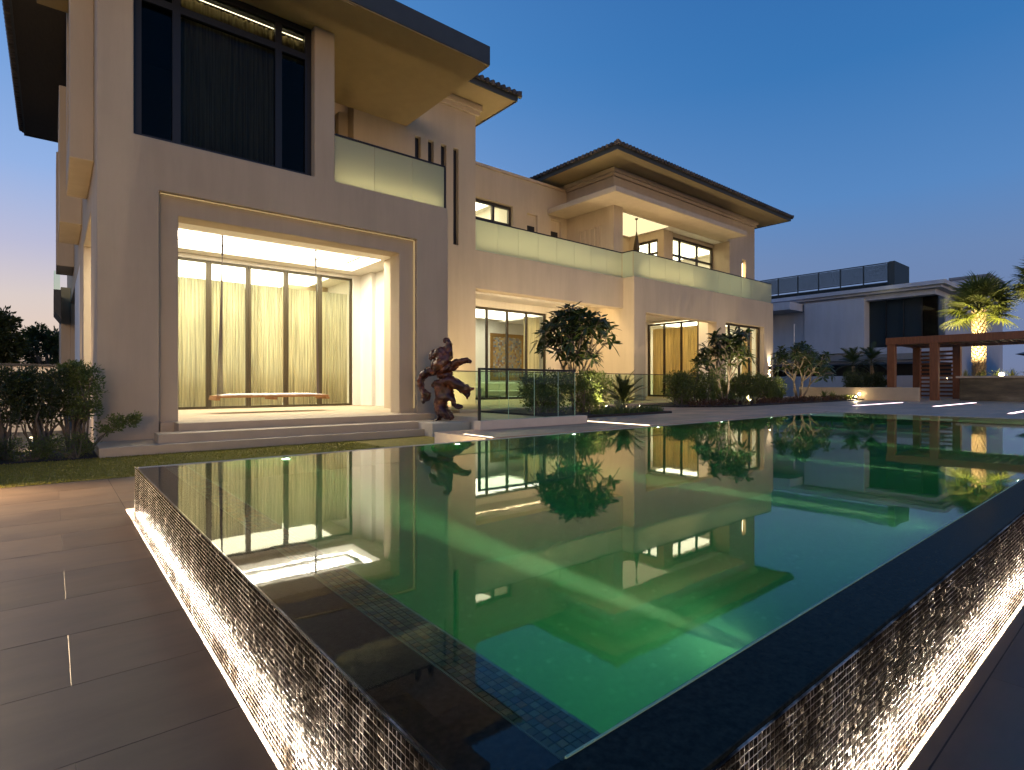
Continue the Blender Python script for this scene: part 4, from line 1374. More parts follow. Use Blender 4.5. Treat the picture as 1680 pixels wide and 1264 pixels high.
# ------------------------------------------------------------------ painting, sofa
def mosaic_art():
    m, n, l, out = new_mat('mosaic_picture')
    vec = node_coords(n, l, (1, 1, 1), 'World')
    sn = n.new('ShaderNodeVectorMath'); sn.operation = 'SNAP'; sn.inputs[1].default_value = (0.13, 5, 0.13)
    l.new(vec, sn.inputs[0])
    w_ = n.new('ShaderNodeTexWhiteNoise'); l.new(sn.outputs[0], w_.inputs['Vector'])
    col = ramp(n, l, w_.outputs['Value'], [(0, (0.10, 0.15, 0.22)), (0.3, (0.35, 0.22, 0.06)), (0.5, (0.22, 0.25, 0.26)), (0.7, (0.42, 0.28, 0.07)), (0.85, (0.20, 0.08, 0.03)), (1, (0.45, 0.42, 0.34))])
    p = principled(n, (0.5, 0.5, 0.5), 0.5)
    l.new(col, p.inputs['Base Color']); l.new(p.outputs[0], out.inputs['Surface'])
    return m


M['art'] = mosaic_art()
M['gold'] = simple('gilt_frame', (0.34, 0.19, 0.04), 0.4, metallic=0.6)
art = empty('framed_picture', (24.95, 30.55, 1.7), 'large framed picture of small coloured squares on the bright room wall', 'picture')
fr = MB().box(23.4, 26.5, 30.50, 30.59, 4.75, 5.0).box(23.4, 26.5, 30.50, 30.59, 1.7, 1.95).box(23.4, 23.65, 30.501, 30.589, 1.95, 4.75).box(26.25, 26.5, 30.501, 30.589, 1.95, 4.75)
fr.build('frame', M['gold'], art, bevel=0.02)
MB().box(23.65, 26.25, 30.54, 30.58, 1.95, 4.75).build('canvas', M['art'], art)
M['sofa'] = simple('pale_upholstery', (0.62, 0.60, 0.5), 0.9, bump_s=0.2)
sofa = empty('sofa', (20.6, 25.6, 0.6), 'pale sofa behind the glass doors of the middle room', 'sofa')
MB().box(18.9, 22.3, 25.2, 26.1, 0.72, 1.08).build('seat', M['sofa'], sofa, bevel=0.05)
MB().box(18.9, 22.3, 26.11, 26.4, 0.72, 1.55).build('backrest', M['sofa'], sofa, bevel=0.06)
for x in (18.64, 22.31):
    MB().box(x, x + 0.25, 25.2, 26.4, 0.72, 1.3).build('armrest', M['sofa'], sofa, bevel=0.05)
for x in (18.8, 22.3):
    for y in (25.3, 26.3):
        MB().box(x, x + 0.07, y, y + 0.07, 0.6, 0.72).build('leg', M['bronze'], sofa)

# ------------------------------------------------------------------ plants
M['leaf_dark'] = leaf_mat('dark_leaf', (0.018, 0.030, 0.010), (0.045, 0.06, 0.018), 0.4, 0.25)
M['leaf_mid'] = leaf_mat('garden_leaf', (0.055, 0.085, 0.020), (0.14, 0.175, 0.045), 0.4, 0.3)
M['leaf_light'] = leaf_mat('light_leaf', (0.07, 0.10, 0.025), (0.15, 0.18, 0.05), 0.45, 0.35)
M['leaf_red'] = leaf_mat('red_leaf', (0.05, 0.012, 0.012), (0.12, 0.03, 0.02), 0.4, 0.3)
M['leaf_white'] = leaf_mat('variegated_leaf', (0.22, 0.24, 0.10), (0.45, 0.45, 0.28), 0.45, 0.35)
M['leaf_frangi'] = leaf_mat('frangipani_leaf', (0.022, 0.040, 0.014), (0.055, 0.085, 0.030), 0.28, 0.25)
M['frond'] = leaf_mat('palm_frond', (0.065, 0.085, 0.022), (0.16, 0.165, 0.055), 0.45, 0.5)
M['cycad'] = leaf_mat('cycad_frond', (0.035, 0.05, 0.015), (0.07, 0.08, 0.025), 0.4, 0.15)
M['bark'] = simple('grey_bark', (0.15, 0.12, 0.09), 0.85, var=0.3, var_scale=8, bump_s=0.5, bump_scale=30)
M['bark_pale'] = simple('pale_frangipani_bark', (0.19, 0.155, 0.115), 0.8, var=0.3, var_scale=6, bump_s=0.4, bump_scale=25)
M['bark_palm'] = simple('palm_trunk', (0.34, 0.24, 0.14), 0.85, var=0.35, var_scale=9, bump_s=0.6, bump_scale=30)
M['petal'] = simple('white_petal', (0.75, 0.72, 0.6), 0.6)


def leaf_soup(c, d, ln, wd, fold=0.25):
    """folded leaves: centres of their bases c, directions d, lengths ln, widths wd -> verts, faces"""
    n = len(c)
    d = d / np.maximum(np.linalg.norm(d, axis=1, keepdims=True), 1e-9)
    r_ = rng.normal(size=(n, 3))
    s = np.cross(d, r_); s /= np.maximum(np.linalg.norm(s, axis=1, keepdims=True), 1e-9)
    u = np.cross(s, d)
    v = np.empty((n, 4, 3))
    ln, wd = ln[:, None], wd[:, None]
    v[:, 0] = c
    v[:, 1] = c + d * ln * 0.5 + s * wd * 0.5 + u * wd * fold
    v[:, 2] = c + d * ln
    v[:, 3] = c + d * ln * 0.5 - s * wd * 0.5 + u * wd * fold
    b = (np.arange(n) * 4)[:, None]
    f = np.concatenate([b + np.array([[0, 1, 2]]), b + np.array([[0, 2, 3]])], 0)
    return v.reshape(-1, 3), f.tolist()


def shrub(name, loc, rx, ry, h, label, cat='shrub', group=None, leaf='leaf_mid', n_clump=60, per=34, ll=0.075, lw=0.028, bare=0.35, stems=7, spread=0.16, up=0.4, lean=(0, 0)):
    e = empty(name, loc, label, cat, group)
    x, y, z = loc
    st = MB()
    tips = []
    for k in range(n_clump):
        a = rng.uniform(0, 2 * math.pi)
        q = rng.uniform(0, 1) ** 0.5
        zz = h * (bare + (1 - bare) * rng.uniform(0, 1) ** 0.8)
        prof = math.sqrt(max(0.05, 1 - ((zz / h - 0.62) / 0.62) ** 2))
        tips.append((x + lean[0] * zz + rx * q * prof * math.cos(a), y + lean[1] * zz + ry * q * prof * math.sin(a), z + zz))
    tips = np.array(tips)
    for k in range(stems):
        b0 = Vector((x + rng.normal(0, rx * 0.22), y + rng.normal(0, ry * 0.22), z - 0.02))
        for q in range(3):
            t = Vector(tips[rng.integers(len(tips))])
            m1 = b0.lerp(t, 0.45) + Vector((rng.normal(0, .05) * h, rng.normal(0, .05) * h, 0.08 * h))
            st.tube([b0, m1, t], [0.012 * h ** 0.5 + 0.006, 0.009 * h ** 0.5 + 0.003, 0.003], 5)
    st.build('stem', M['bark'], e)
    n = n_clump * per
    ci = rng.integers(0, n_clump, n)
    off = rng.normal(0, 1, (n, 3)); off /= np.linalg.norm(off, axis=1, keepdims=True)
    off *= (rng.uniform(0, 1, (n, 1)) ** 0.5) * spread
    c = tips[ci] + off
    d = off / spread + rng.normal(0, 0.45, (n, 3)) + np.array([0, 0, up])
    v, f = leaf_soup(c, d, rng.uniform(0.6, 1.25, n) * ll, rng.uniform(0.7, 1.2, n) * lw)
    build('foliage', v, f, M[leaf], e, kind='stuff')
    return e


def strap_clump(name, loc, n, h, label, group, leaf='leaf_light', w=0.03, lean=0.7, cat='plant'):
    """a tuft of arching strap leaves"""
    e = empty(name, loc, label, cat, group)
    vs, fs = [], []
    for k in range(n):
        a = rng.uniform(0, 2 * math.pi); q = rng.uniform(0.15, 1) * lean; L = h * rng.uniform(0.7, 1.15)
        d = Vector((math.cos(a), math.sin(a), 0)); s = Vector((-d.y, d.x, 0))
        p = Vector(loc) + d * rng.uniform(0, 0.06)
        b = len(vs)
        for i in range(5):
            t = i / 4
            c = p + d * (L * q * t * t * 0.9) + Vector((0, 0, L * (t - 0.45 * q * t * t)))
            ww = w * (1 - t) ** 0.6 * 0.5 + 0.001
            vs += [tuple(c - s * ww), tuple(c + Vector((0, 0, -ww * 0.6))), tuple(c + s * ww)]
        for i in range(4):
            for c2 in (0, 1):
                o = b + i * 3 + c2
                fs.append((o, o + 1, o + 4, o + 3))
    build('leaves', vs, fs, M[leaf], e, kind='stuff')
    return e


def rosette_mesh(seed, n=12, L=0.31, Wd=0.078):
    rs = np.random.default_rng(seed)
    vs, fs = [], []
    for k in range(n):
        a = 2.399 * k + rs.uniform(-.3, .3); el = rs.uniform(-0.35, 0.95); l_ = L * rs.uniform(0.75, 1.15)
        d = Vector((math.cos(a) * math.cos(el), math.sin(a) * math.cos(el), math.sin(el)))
        s = Vector((-math.sin(a), math.cos(a), 0)); up = d.cross(s) * -1
        b = len(vs)
        for t, wf in ((0.08, 0.15), (0.35, 0.8), (0.7, 1.0), (0.9, 0.6), (1.0, 0.02)):
            c = d * (l_ * t) - Vector((0, 0, 1)) * (0.30 * l_ * t * t)
            ww = Wd * 0.5 * wf
            vs += [tuple(c - s * ww + up * ww * 0.3), tuple(c), tuple(c + s * ww + up * ww * 0.3)]
        for i in range(4):
            for c2 in (0, 1):
                o = b + i * 3 + c2
                fs.append((o, o + 1, o + 4, o + 3))
    me = bpy.data.meshes.new('leaf_rosette')
    me.from_pydata(vs, [], fs)
    me.materials.append(M['leaf_frangi'])
    return me


ROS = [rosette_mesh(i) for i in range(4)]


def frangipani(loc, h, spread, label, seed, n_main=4, depth=4, scale=1.0, flowers=0, lean=(0, 0), low=0.28, crown_r=1.4):
    rs = np.random.default_rng(seed)
    e = empty('frangipani_tree', loc, label, 'tree', 'frangipani trees in the garden beds')
    br = MB()
    tips = []

    def grow(p, d, L, r_, k):
        q = p + d * L + Vector((rs.normal(0, .05), rs.normal(0, .05), 0)) * L
        mid = p.lerp(q, 0.5) + Vector((rs.normal(0, .06), rs.normal(0, .06), 0.03)) * L
        br.tube([p, mid, q], [r_, r_ * 0.88, r_ * 0.74], 6)
        if k == 0:
            tips.append((q, d)); return
        if k <= 2 and rs.uniform() < 0.35: tips.append((q, d))
        m = 3 if rs.uniform() < 0.6 else 2
        a0 = rs.uniform(0, 6.28)
        for i in range(m):
            a = a0 + 6.28 * i / m + rs.uniform(-.4, .4)
            o = d.orthogonal().normalized(); o2 = d.cross(o)
            nd = (d * 0.85 + (o * math.cos(a) + o2 * math.sin(a)) * rs.uniform(0.45, 0.85) * spread + Vector((0, 0, 0.16))).normalized()
            grow(q, nd, L * rs.uniform(0.62, 0.86), r_ * 0.72, k - 1)
    for i in range(n_main):
        a = 6.28 * i / n_main + rs.uniform(-.4, .4)
        d = Vector((math.cos(a) * 0.42 * spread + lean[0], math.sin(a) * 0.42 * spread + lean[1], 1)).normalized()
        grow(Vector(loc) + Vector((math.cos(a), math.sin(a), 0)) * 0.09, d, h * low * rs.uniform(0.9, 1.25), 0.05 * scale, depth)
    top = max(t[0].z for t in tips) - loc[2]
    f = (h - 0.15) / top
    L0 = Vector(loc)
    fr_ = crown_r / max(math.hypot(t[0].x - loc[0], t[0].y - loc[1]) for t in tips)
    SQ = Vector((min(fr_, f * 1.2), min(fr_, f * 1.2), f))
    br.v = [tuple(L0 + (Vector(p) - L0) * SQ) for p in br.v]
    br.build('trunk', M['bark_pale'], e, smooth=True)
    for k, (p, d) in enumerate(tips):
        if rs.uniform() < 0.15: continue
        p = L0 + (p - L0) * SQ
        o = bpy.data.objects.new('leaf_rosette', ROS[int(rs.integers(4))])
        COL.objects.link(o); o.parent = e
        o.location = p - W[e.name]
        o.rotation_euler = (d.lerp(Vector((0, 0, 1)), 0.5)).to_track_quat('Z', 'Y').to_euler()
        o.rotation_euler.rotate_axis('Z', rs.uniform(0, 6.28))
        o.scale = [scale * rs.uniform(0.85, 1.25)] * 3
    if flowers:
        fl = MB()
        for k in range(flowers):
            p = L0 + (tips[int(rs.integers(len(tips)))][0] - L0) * SQ + Vector((rs.normal(0, .06), rs.normal(0, .06), 0.16))
            for q in range(5):
                a = 1.2566 * q
                c = p + Vector((math.cos(a), math.sin(a), 0.3)) * 0.045
                fl.add([p, c + Vector((-math.sin(a), math.cos(a), 0)) * 0.025, c + Vector((math.cos(a), math.sin(a), 0.2)) * 0.03, c - Vector((-math.sin(a), math.cos(a), 0)) * 0.025], [(0, 1, 2, 3)])
        fl.build('blossom', M['petal'], e, kind='stuff')
    return e


def fan_leaf_mesh(seed, n=22, L=0.95, pet=0.9):
    """petiole and a drooping fan of split blades, along +X from the origin"""
    rs = np.random.default_rng(seed)
    mb = MB()
    mb.tube([(0, 0, 0), (pet * 0.5, 0, 0.05), (pet, 0, 0.0)], [0.03, 0.022, 0.015], 4)
    o = Vector((pet, 0, 0))
    for k in range(n):
        a = R(-125 + 250 * k / (n - 1)) + rs.uniform(-.03, .03)
        l_ = L * (0.72 + 0.28 * math.cos(a * 0.6)) * rs.uniform(0.9, 1.05)
        d = Vector((math.cos(a), math.sin(a), 0.18 * math.cos(a * 2))).normalized()
        s = Vector((-math.sin(a), math.cos(a), 0))
        pts = []
        for t, wf in ((0, .25), (.4, 1), (.75, .7), (1, .05)):
            c = o + d * (l_ * t) - Vector((0, 0, 0.55 * l_ * max(0, t - 0.35) ** 1.6))
            ww = 0.034 * wf
            pts += [c - s * ww, c - Vector((0, 0, ww * 0.7)), c + s * ww]
        mb.add(pts, [(i * 3 + c2, i * 3 + c2 + 1, i * 3 + c2 + 4, i * 3 + c2 + 3) for i in range(3) for c2 in (0, 1)])
    me = bpy.data.meshes.new('frond')
    me.from_pydata(mb.v, [], mb.f)
    me.materials.append(M['frond'])
    return me


FANS = [fan_leaf_mesh(40 + i) for i in range(4)]


def feather_mesh(seed, L=1.0, n=26, droop=0.35, ll=0.16, mat='cycad', w=0.012):
    rs = np.random.default_rng(seed)
    mb = MB()
    P = lambda t: Vector((L * t * (1 - 0.12 * t), 0, L * (0.25 * t - droop * t * t)))
    mb.tube([P(0), P(.35), P(.7), P(1)], [0.012, 0.009, 0.006, 0.002], 4)
    for k in range(n):
        t = 0.15 + 0.84 * k / n
        l_ = ll * math.sin(math.pi * min(1, 0.25 + 0.8 * t)) ** 0.6 + 0.02
        for sg in (-1, 1):
            d = Vector((0.55, sg, 0.22)).normalized()
            p = P(t); q = p + d * l_
            mb.add([p - Vector((w, 0, 0)), p + Vector((w, 0, 0)), q + Vector((0, 0, -0.1 * l_))], [(0, 1, 2)])
    me = bpy.data.meshes.new('frond')
    me.from_pydata(mb.v, [], mb.f)
    me.materials.append(M[mat])
    return me


CYC = [feather_mesh(60 + i) for i in range(3)]
FEA = [feather_mesh(70 + i, 1.5, 34, 0.55, 0.34, 'leaf_dark', 0.014) for i in range(3)]


def crown_fronds(e, base, meshes, n, scale, el0, el1, seed, spin_j=0.3):
    rs = np.random.default_rng(seed)
    for k in range(n):
        a = 2.399 * k + rs.uniform(-spin_j, spin_j)
        t = k / (n - 1)
        el = R(el0 + (el1 - el0) * t + rs.uniform(-8, 8))
        o = bpy.data.objects.new('frond', meshes[int(rs.integers(len(meshes)))])
        COL.objects.link(o); o.parent = e
        o.location = Vector(base) + Vector((0, 0, 0.25 * (1 - t) * scale)) - W[e.name]
        q = Quaternion((0, 0, 1), a) @ Quaternion((0, 1, 0), -el) @ Quaternion((1, 0, 0), rs.uniform(-.35, .35))
        o.rotation_mode = 'QUATERNION'
        o.rotation_quaternion = q
        o.scale = [scale * rs.uniform(0.85, 1.12)] * 3


def fan_palm(loc, h, label, seed, scale=1.0, trunk_r=0.3, n=40, group='palms behind the pergola'):
    e = empty('fan_palm', loc, label, 'palm', group)
    x, y, z = loc
    t = MB().tube([(x, y, z), (x, y, z + 0.4), (x, y, z + h * 0.6), (x, y, z + h)], [trunk_r * 1.2, trunk_r, trunk_r * 0.85, trunk_r * 0.75], 16)
    t.build('trunk', M['bark_palm'], e, smooth=True)
    bt = MB()
    for k in range(int(h * 42)):                                      # old leaf bases in a spiral
        a = 2.399 * k; zz = z + 0.1 + (h - 0.1) * k / (h * 42)
        d = Vector((math.cos(a), math.sin(a), 0)); s = Vector((-d.y, d.x, 0))
        p = Vector((x, y, zz)) + d * trunk_r * 0.82
        bt.obox(p + d * 0.06 + Vector((0, 0, 0.10)), s, (d * 0.4 + Vector((0, 0, 0.9))).normalized(), (d * 0.9 - Vector((0, 0, 0.4))).normalized(), 0.07, 0.14, 0.018)
    bt.build('leaf_bases', M['bark_palm'], e, kind='stuff')
    crown_fronds(e, (x, y, z + h), FANS, n, scale, 82, -30, seed)
    return e


def spot_fixture(loc, target, watts, label, size=70, color=(1, 0.80, 0.5), group='small garden spotlights', soft=0.05):
    e = empty('garden_spotlight', loc, label, 'lamp', group)
    d = (Vector(target) - Vector(loc)).normalized()
    c = Vector(loc) + Vector((0, 0, 0.16))
    MB().tube([loc, c], 0.012, 6).build('stake', M['dark_metal'], e)
    MB().tube([c - d * 0.07, c + d * 0.05], [0.04, 0.05], 10, cap=True).build('housing', M['dark_metal'], e)
    MB().tube([c + d * 0.052, c + d * 0.058], [0.042, 0.042], 10).build('lens', M['bulb'], e)
    l = bpy.data.lights.new('garden_spot', 'SPOT'); l.energy = watts * LK; l.spot_size = R(size); l.spot_blend = 0.7; l.color = color; l.shadow_soft_size = soft
    o = bpy.data.objects.new('garden_spot', l); COL.objects.link(o); o.parent = e
    o.location = c + d * 0.08 - Vector(loc); o.rotation_euler = d.to_track_quat('-Z', 'Y').to_euler()
    return e


# unseen fill lamps added to warm the house walls and terrace paving
spot_fixture((17.0, 16.6, 0.6), (23.3, 18.6, 3.6), 1400, 'added fill floodlight on the house terrace washing the pale side wall of the far wing', 70, (1, 0.80, 0.45))  # added lamp brightening the side wall of the far wing
spot_fixture((11.2, 16.9, 0.6), (12.6, 18.75, 2.2), 700, 'added fill floodlight on the house terrace at the foot of the slotted wall', 120, (1, 0.78, 0.42))  # added lamp warming the lower slotted wall
spot_fixture((-2.9, 11.2, 0.30), (-1.0, 8.6, 0.0), 6500, 'added fill spotlight out of view at the lawn edge washing the terrace pavers', 92, (1, 0.74, 0.44))  # added lamp left of the view, brightening the paving
for x_, tx_, w_, lb_ in ((15.2, 16.0, 700, 'added fill floodlight on the house terrace under the start of the long balcony'), (19.6, 20.0, 700, 'added fill floodlight on the house terrace under the middle of the long balcony'), (27.0, 28.0, 380, 'added fill floodlight behind the shrubs under the far porch'), (34.0, 34.5, 380, 'added fill floodlight behind the shrubs by the wall lamp')):
    spot_fixture((x_, 15.6, 0.6), (tx_, 18.4, 6.0), w_, lb_, 110, (1, 0.80, 0.55))  # added unseen lamps lifting the balcony front and the far wing
# planting beds
def bed_soil(pts, z0, z1, label_kind='structure'):
    n = len(pts)
    vs = [(x, y, z0) for x, y in pts] + [(x, y, z1) for x, y in pts]
    fs = [tuple(range(n, 2 * n))] + [(i, (i + 1) % n, n + (i + 1) % n, n + i) for i in range(n)]
    return build('planting_bed', vs, fs, M['soil'], kind='structure')


bed_soil([(-9, 13.46), (0.69, 13.46), (0.69, 29), (-9, 29)], -0.03, 0.02)
bed_soil([(11.0, 10.6), (15.6, 10.6), (15.6, 12.2), (17.5, 14.9), (11.0, 14.9)], 0.49, 0.56)
bed_soil([(19.5, 12.9), (21.2, 11.7), (37.5, 11.9), (38.4, 14.9), (19.5, 14.9)], 0.49, 0.55)

# bed at the side of the house
for i, (x, y, h, rx, lb) in enumerate([(-1.55, 14.25, 1.80, 0.55, 'evergreen shrub at the picture edge beside the boundary wall'), (-0.80, 14.1, 1.72, 0.48, 'leggy evergreen shrub second from the picture edge'),
                                       (-0.15, 14.35, 1.66, 0.42, 'evergreen shrub in the middle of the side bed with bare forked trunk'), (0.42, 14.5, 1.85, 0.36, 'evergreen shrub against the house corner with reddish lit stems')]):
    shrub('evergreen_shrub', (x, y, 0.0), rx, 0.42, h, lb, 'shrub', 'evergreen shrubs beside the house corner', 'leaf_dark' if i < 3 else 'leaf_mid', 95, 52, 0.085, 0.028, 0.42, 8, 0.13)
shrub('low_branch_shrub', (0.62, 14.15, 0.1), 0.3, 0.2, 0.72, 'thin yellow leaved branch reaching over the lowest step', 'shrub', None, 'leaf_light', 22, 46, 0.07, 0.028, 0.5, 1, 0.09, lean=(0.85, -0.35))
for i, (x, y) in enumerate([(-1.6, 13.75), (-0.95, 13.7), (-0.3, 13.72), (0.28, 13.7)]):
    shrub('ground_shrub', (x, y, 0.0), 0.38, 0.25, 0.42, ['low dark ground shrub under the shrub at the picture edge', 'low dark ground shrub at the lawn edge below the leggy shrub', 'low ground shrub below the forked trunk', 'low feathery ground shrub at the end of the lowest step'][i], 'shrub', 'low shrubs along the lawn', 'leaf_dark' if i < 2 else 'leaf_mid', 34, 36, 0.06, 0.018, 0.1, 4, 0.11)
bw = solid('boundary_wall', [('+', (-14, 0.3, 22.0, 22.25, 0, 1.98))], M['kerb_white'])
tag(bw, 'pale boundary wall with dark coping behind the side shrubs', 'wall')
MB().box(-14, 0.3, 21.97, 22.28, 1.982, 2.06).build('coping', M['dark_metal'], bw)
spot_fixture((-0.3, 15.3, 0.02), (-0.2, 22, 1.2), 260, 'small spotlight hidden behind the side shrubs', 110, (1, 0.72, 0.5))


spot_fixture((-0.35, 16.6, 0.02), (0.45, 17.6, 6.6), 420, 'small uplight at the wall foot under the first bay of the villa', 60, (1, 0.68, 0.34))
spot_fixture((-0.5, 23.2, 0.02), (0.4, 24.2, 6.6), 420, 'small uplight at the wall foot under the second bay of the villa', 60, (1, 0.68, 0.34))


def broad_tree(loc, h, r_, label, seed, leaf='leaf_dark', n=7000, ll=0.30, lw=0.12, group='dark trees beyond the boundary wall'):
    rs = np.random.default_rng(seed)
    e = empty('broadleaf_tree', loc, label, 'tree', group)
    x, y, z = loc
    tr = MB().tube([(x, y, z), (x + .1, y, z + h * .35), (x, y + .1, z + h * .7)], [0.24, 0.18, 0.08], 8)
    cl = []
    for k in range(46):
        a = rs.uniform(0, 6.28); q = rs.uniform(0.1, 1) ** 0.5; zz = rs.uniform(0.28, 1.0)
        pr = math.sqrt(max(0.04, 1 - ((zz - 0.58) / 0.46) ** 2))
        c = (x + r_ * q * pr * math.cos(a), y + r_ * q * pr * math.sin(a), z + h * zz)
        cl.append(c)
        if k < 16: tr.tube([(x, y, z + h * 0.3), Vector((x, y, z + h * 0.45)).lerp(Vector(c), 0.5), c], [0.08, 0.05, 0.015], 5)
    tr.build('trunk', M['bark'], e)
    cl = np.array(cl)
    ci = rng.integers(0, len(cl), n)
    off = rng.normal(0, 1, (n, 3)); off /= np.linalg.norm(off, axis=1, keepdims=True)
    off *= rng.uniform(0, 1, (n, 1)) ** 0.6 * r_ * 0.34
    v, f = leaf_soup(cl[ci] + off, off + rng.normal(0, .4, (n, 3)) * r_ * 0.2, rng.uniform(.6, 1.2, n) * ll, rng.uniform(.7, 1.2, n) * lw)
    build('crown', v, f, M[leaf], e, kind='stuff')


broad_tree((-2.9, 44, 0), 5.7, 1.5, 'dark tree at the picture edge beyond the boundary wall', 1)
broad_tree((-0.3, 50, 0), 5.3, 1.35, 'dark tree seen between the house side and its taller neighbour', 2)

# bed beside the pool deck
frangipani((13.55, 13.0, 0.53), 3.6, 1.0, 'dark leaved frangipani tree in front of the lit middle veranda', 11, 5, 3, 1.35, 0, (0.0, 0.0), 0.30, 1.35)
for i, (x, y, h, lb) in enumerate([(11.35, 12.5, 1.15, 'bushy shrub seen through the clear glass balustrade by its dark post'), (11.9, 12.3, 1.3, 'bushy shrub seen through the end panel of the clear glass balustrade'), (12.9, 12.0, 1.25, 'bushy shrub at the foot of the frangipani by the kerb end'), (14.2, 12.6, 1.3, 'light bushy shrub between the frangipani and the cycad')]):
    shrub('bushy_shrub', (x, y, 0.5), 0.55, 0.5, h, lb, 'shrub', 'bushy shrubs around the first frangipani', 'leaf_mid', 60, 40, 0.10, 0.04, 0.12, 8, 0.15)
cyc = empty('cycad', (14.35, 11.6, 0.55), 'low cycad with arching stiff fronds beside the spotlight', 'plant')
MB().tube([(14.35, 11.6, 0.52), (14.35, 11.6, 0.75)], [0.14, 0.12], 10).build('trunk', M['bark'], cyc)
crown_fronds(cyc, (14.35, 11.6, 0.72), CYC, 34, 1.05, 75, 8, 5)
gt = scatter_blades('edging_grass', 1500, (12.2, 15.4, 10.72, 11.15), 0.55, 0.10, 0.28, M['leaf_mid'], wid=0.010)
tag(gt, 'short green grassy edging below the cycad beside the pool deck', 'grass')
strap_clump('strap_plant', (13.35, 11.0, 0.55), 24, 0.5, 'bright spotlit strap leaved plant at the frangipani foot', None, 'leaf_white', 0.05)
spot_fixture((13.15, 11.25, 0.55), (13.5, 12.8, 2.6), 520, 'small spotlight shining up into the first frangipani')
spot_fixture((14.9, 11.3, 0.55), (14.2, 12.4, 0.7), 260, 'small spotlight on a bent stake beside the cycad', 120)

# long bed in front of the far wing
frangipani((24.2, 13.6, 0.53), 3.45, 0.95, 'frangipani tree with forked pale trunk in front of the far porch', 23, 4, 3, 1.4, 0, (0, 0), 0.3, 1.25)
frangipani((32.2, 13.6, 0.53), 3.35, 1.05, 'open frangipani tree with white blossoms past the villa corner', 37, 5, 3, 1.3, 60, (0.12, -0.05), 0.30, 2.0)
k = 0
bl = [(20.6, 13.7, 1.25), (21.6, 13.9, 1.35), (22.7, 13.6, 1.3), (25.5, 14.2, 1.35), (26.6, 14.1, 1.3), (27.8, 14.2, 1.4), (29.2, 14.1, 1.3), (30.6, 14.3, 1.2)]
bl_l = ['dense green shrub at the terrace end of the long bed', 'dense green shrub below the far porch curtain', 'dense green shrub beside the forked frangipani trunk on its porch side', 'dense green shrub just beyond the forked frangipani trunk',
        'dense green shrub under the last ground floor window of the villa', 'dense shrub below the wall lamp side of the last window', 'dense shrub at the villa corner under the wall lamp', 'dense green shrub at the foot of the blossoming frangipani']
for (x, y, h), lb in zip(bl, bl_l):
    shrub('dense_shrub', (x, y, 0.53), 0.75, 0.5, h, lb, 'shrub', 'dense shrubs along the far wing', 'leaf_mid', 62, 36, 0.13, 0.05, 0.05, 6, 0.2)
for i, (x, y, h) in enumerate([(21.7, 12.7, 0.8), (22.6, 12.3, 0.75), (27.2, 12.9, 0.95), (28.2, 12.8, 0.9), (33.5, 12.8, 0.7), (34.4, 12.7, 0.6)]):
    strap_clump('strap_plant', (x, y, 0.53), 34, h, ['tall spiky strap plant at the start of the long bed', 'spiky strap plant in front of the forked frangipani', 'spiky strap plant below the last villa window', 'spiky strap plant beside the red leaved edging', 'spiky strap plant past the blossoming frangipani', 'small spiky strap plant at the planter end of the bed'][i], 'spiky strap plants in the long bed', 'leaf_light', 0.055)
for i in range(5):
    strap_clump('pale_plant', (22.6 + 0.42 * i, 12.15 + rng.uniform(-.1, .1), 0.53), 40, 0.42, ['pale spotlit plant at the terrace end of the bright row under the forked frangipani', 'pale spotlit plant second from the terrace end of the bright row', 'pale spotlit plant in the middle of the bright row under the forked frangipani', 'pale spotlit plant just past the spotlight in the bright row', 'pale spotlit plant last in the bright row towards the villa corner'][i], 'pale spotlit plants', 'leaf_white', 0.05)
for i in range(6):
    strap_clump('pale_plant', (34.6 + 0.45 * i, 12.3 + rng.uniform(-.1, .2), 0.53), 36, 0.36, ['yellow green edging plant farthest from the globe light', 'yellow green edging plant fifth from the globe light', 'yellow green edging plant fourth from the globe light', 'yellow green edging plant third from the globe light', 'yellow green edging plant second from the globe light', 'yellow green edging plant right beside the globe light'][i], 'yellow green edging plants', 'leaf_light', 0.045)
n = 2600
c = np.stack([rng.uniform(19.8, 35.0, n), rng.uniform(11.9, 12.9, n), rng.uniform(0.54, 0.75, n)], 1)
c[:, 1] = np.maximum(c[:, 1], 12.9 - (c[:, 0] - 19.5) * 0.7)
v, f = leaf_soup(c, rng.normal(0, 1, (n, 3)) + np.array([0, 0, .8]), rng.uniform(.08, .16, n), rng.uniform(.03, .06, n))
gc = build('ground_cover', v, f, M['leaf_red'], kind='stuff'); tag(gc, 'dark red leaved ground cover edging the long bed', 'ground cover')
spot_fixture((23.5, 11.95, 0.53), (23.6, 12.8, 1.6), 800, 'small spotlight among the pale plants under the forked frangipani', 100)
spot_fixture((29.5, 12.4, 0.53), (31.5, 13.6, 2.4), 380, 'small spotlight shining up at the blossoming frangipani', 80)
spot_fixture((36.6, 12.2, 0.53), (35.6, 12.4, 0.7), 160, 'bright little spotlight at the planter end of the long bed', 130)
b_ = MB().sphere((36.6, 12.05, 0.86), 0.07)
tag(b_.build('globe_lamp', M['bulb']), 'bright globe light at the tip of the long bed beside the planter', 'lamp')

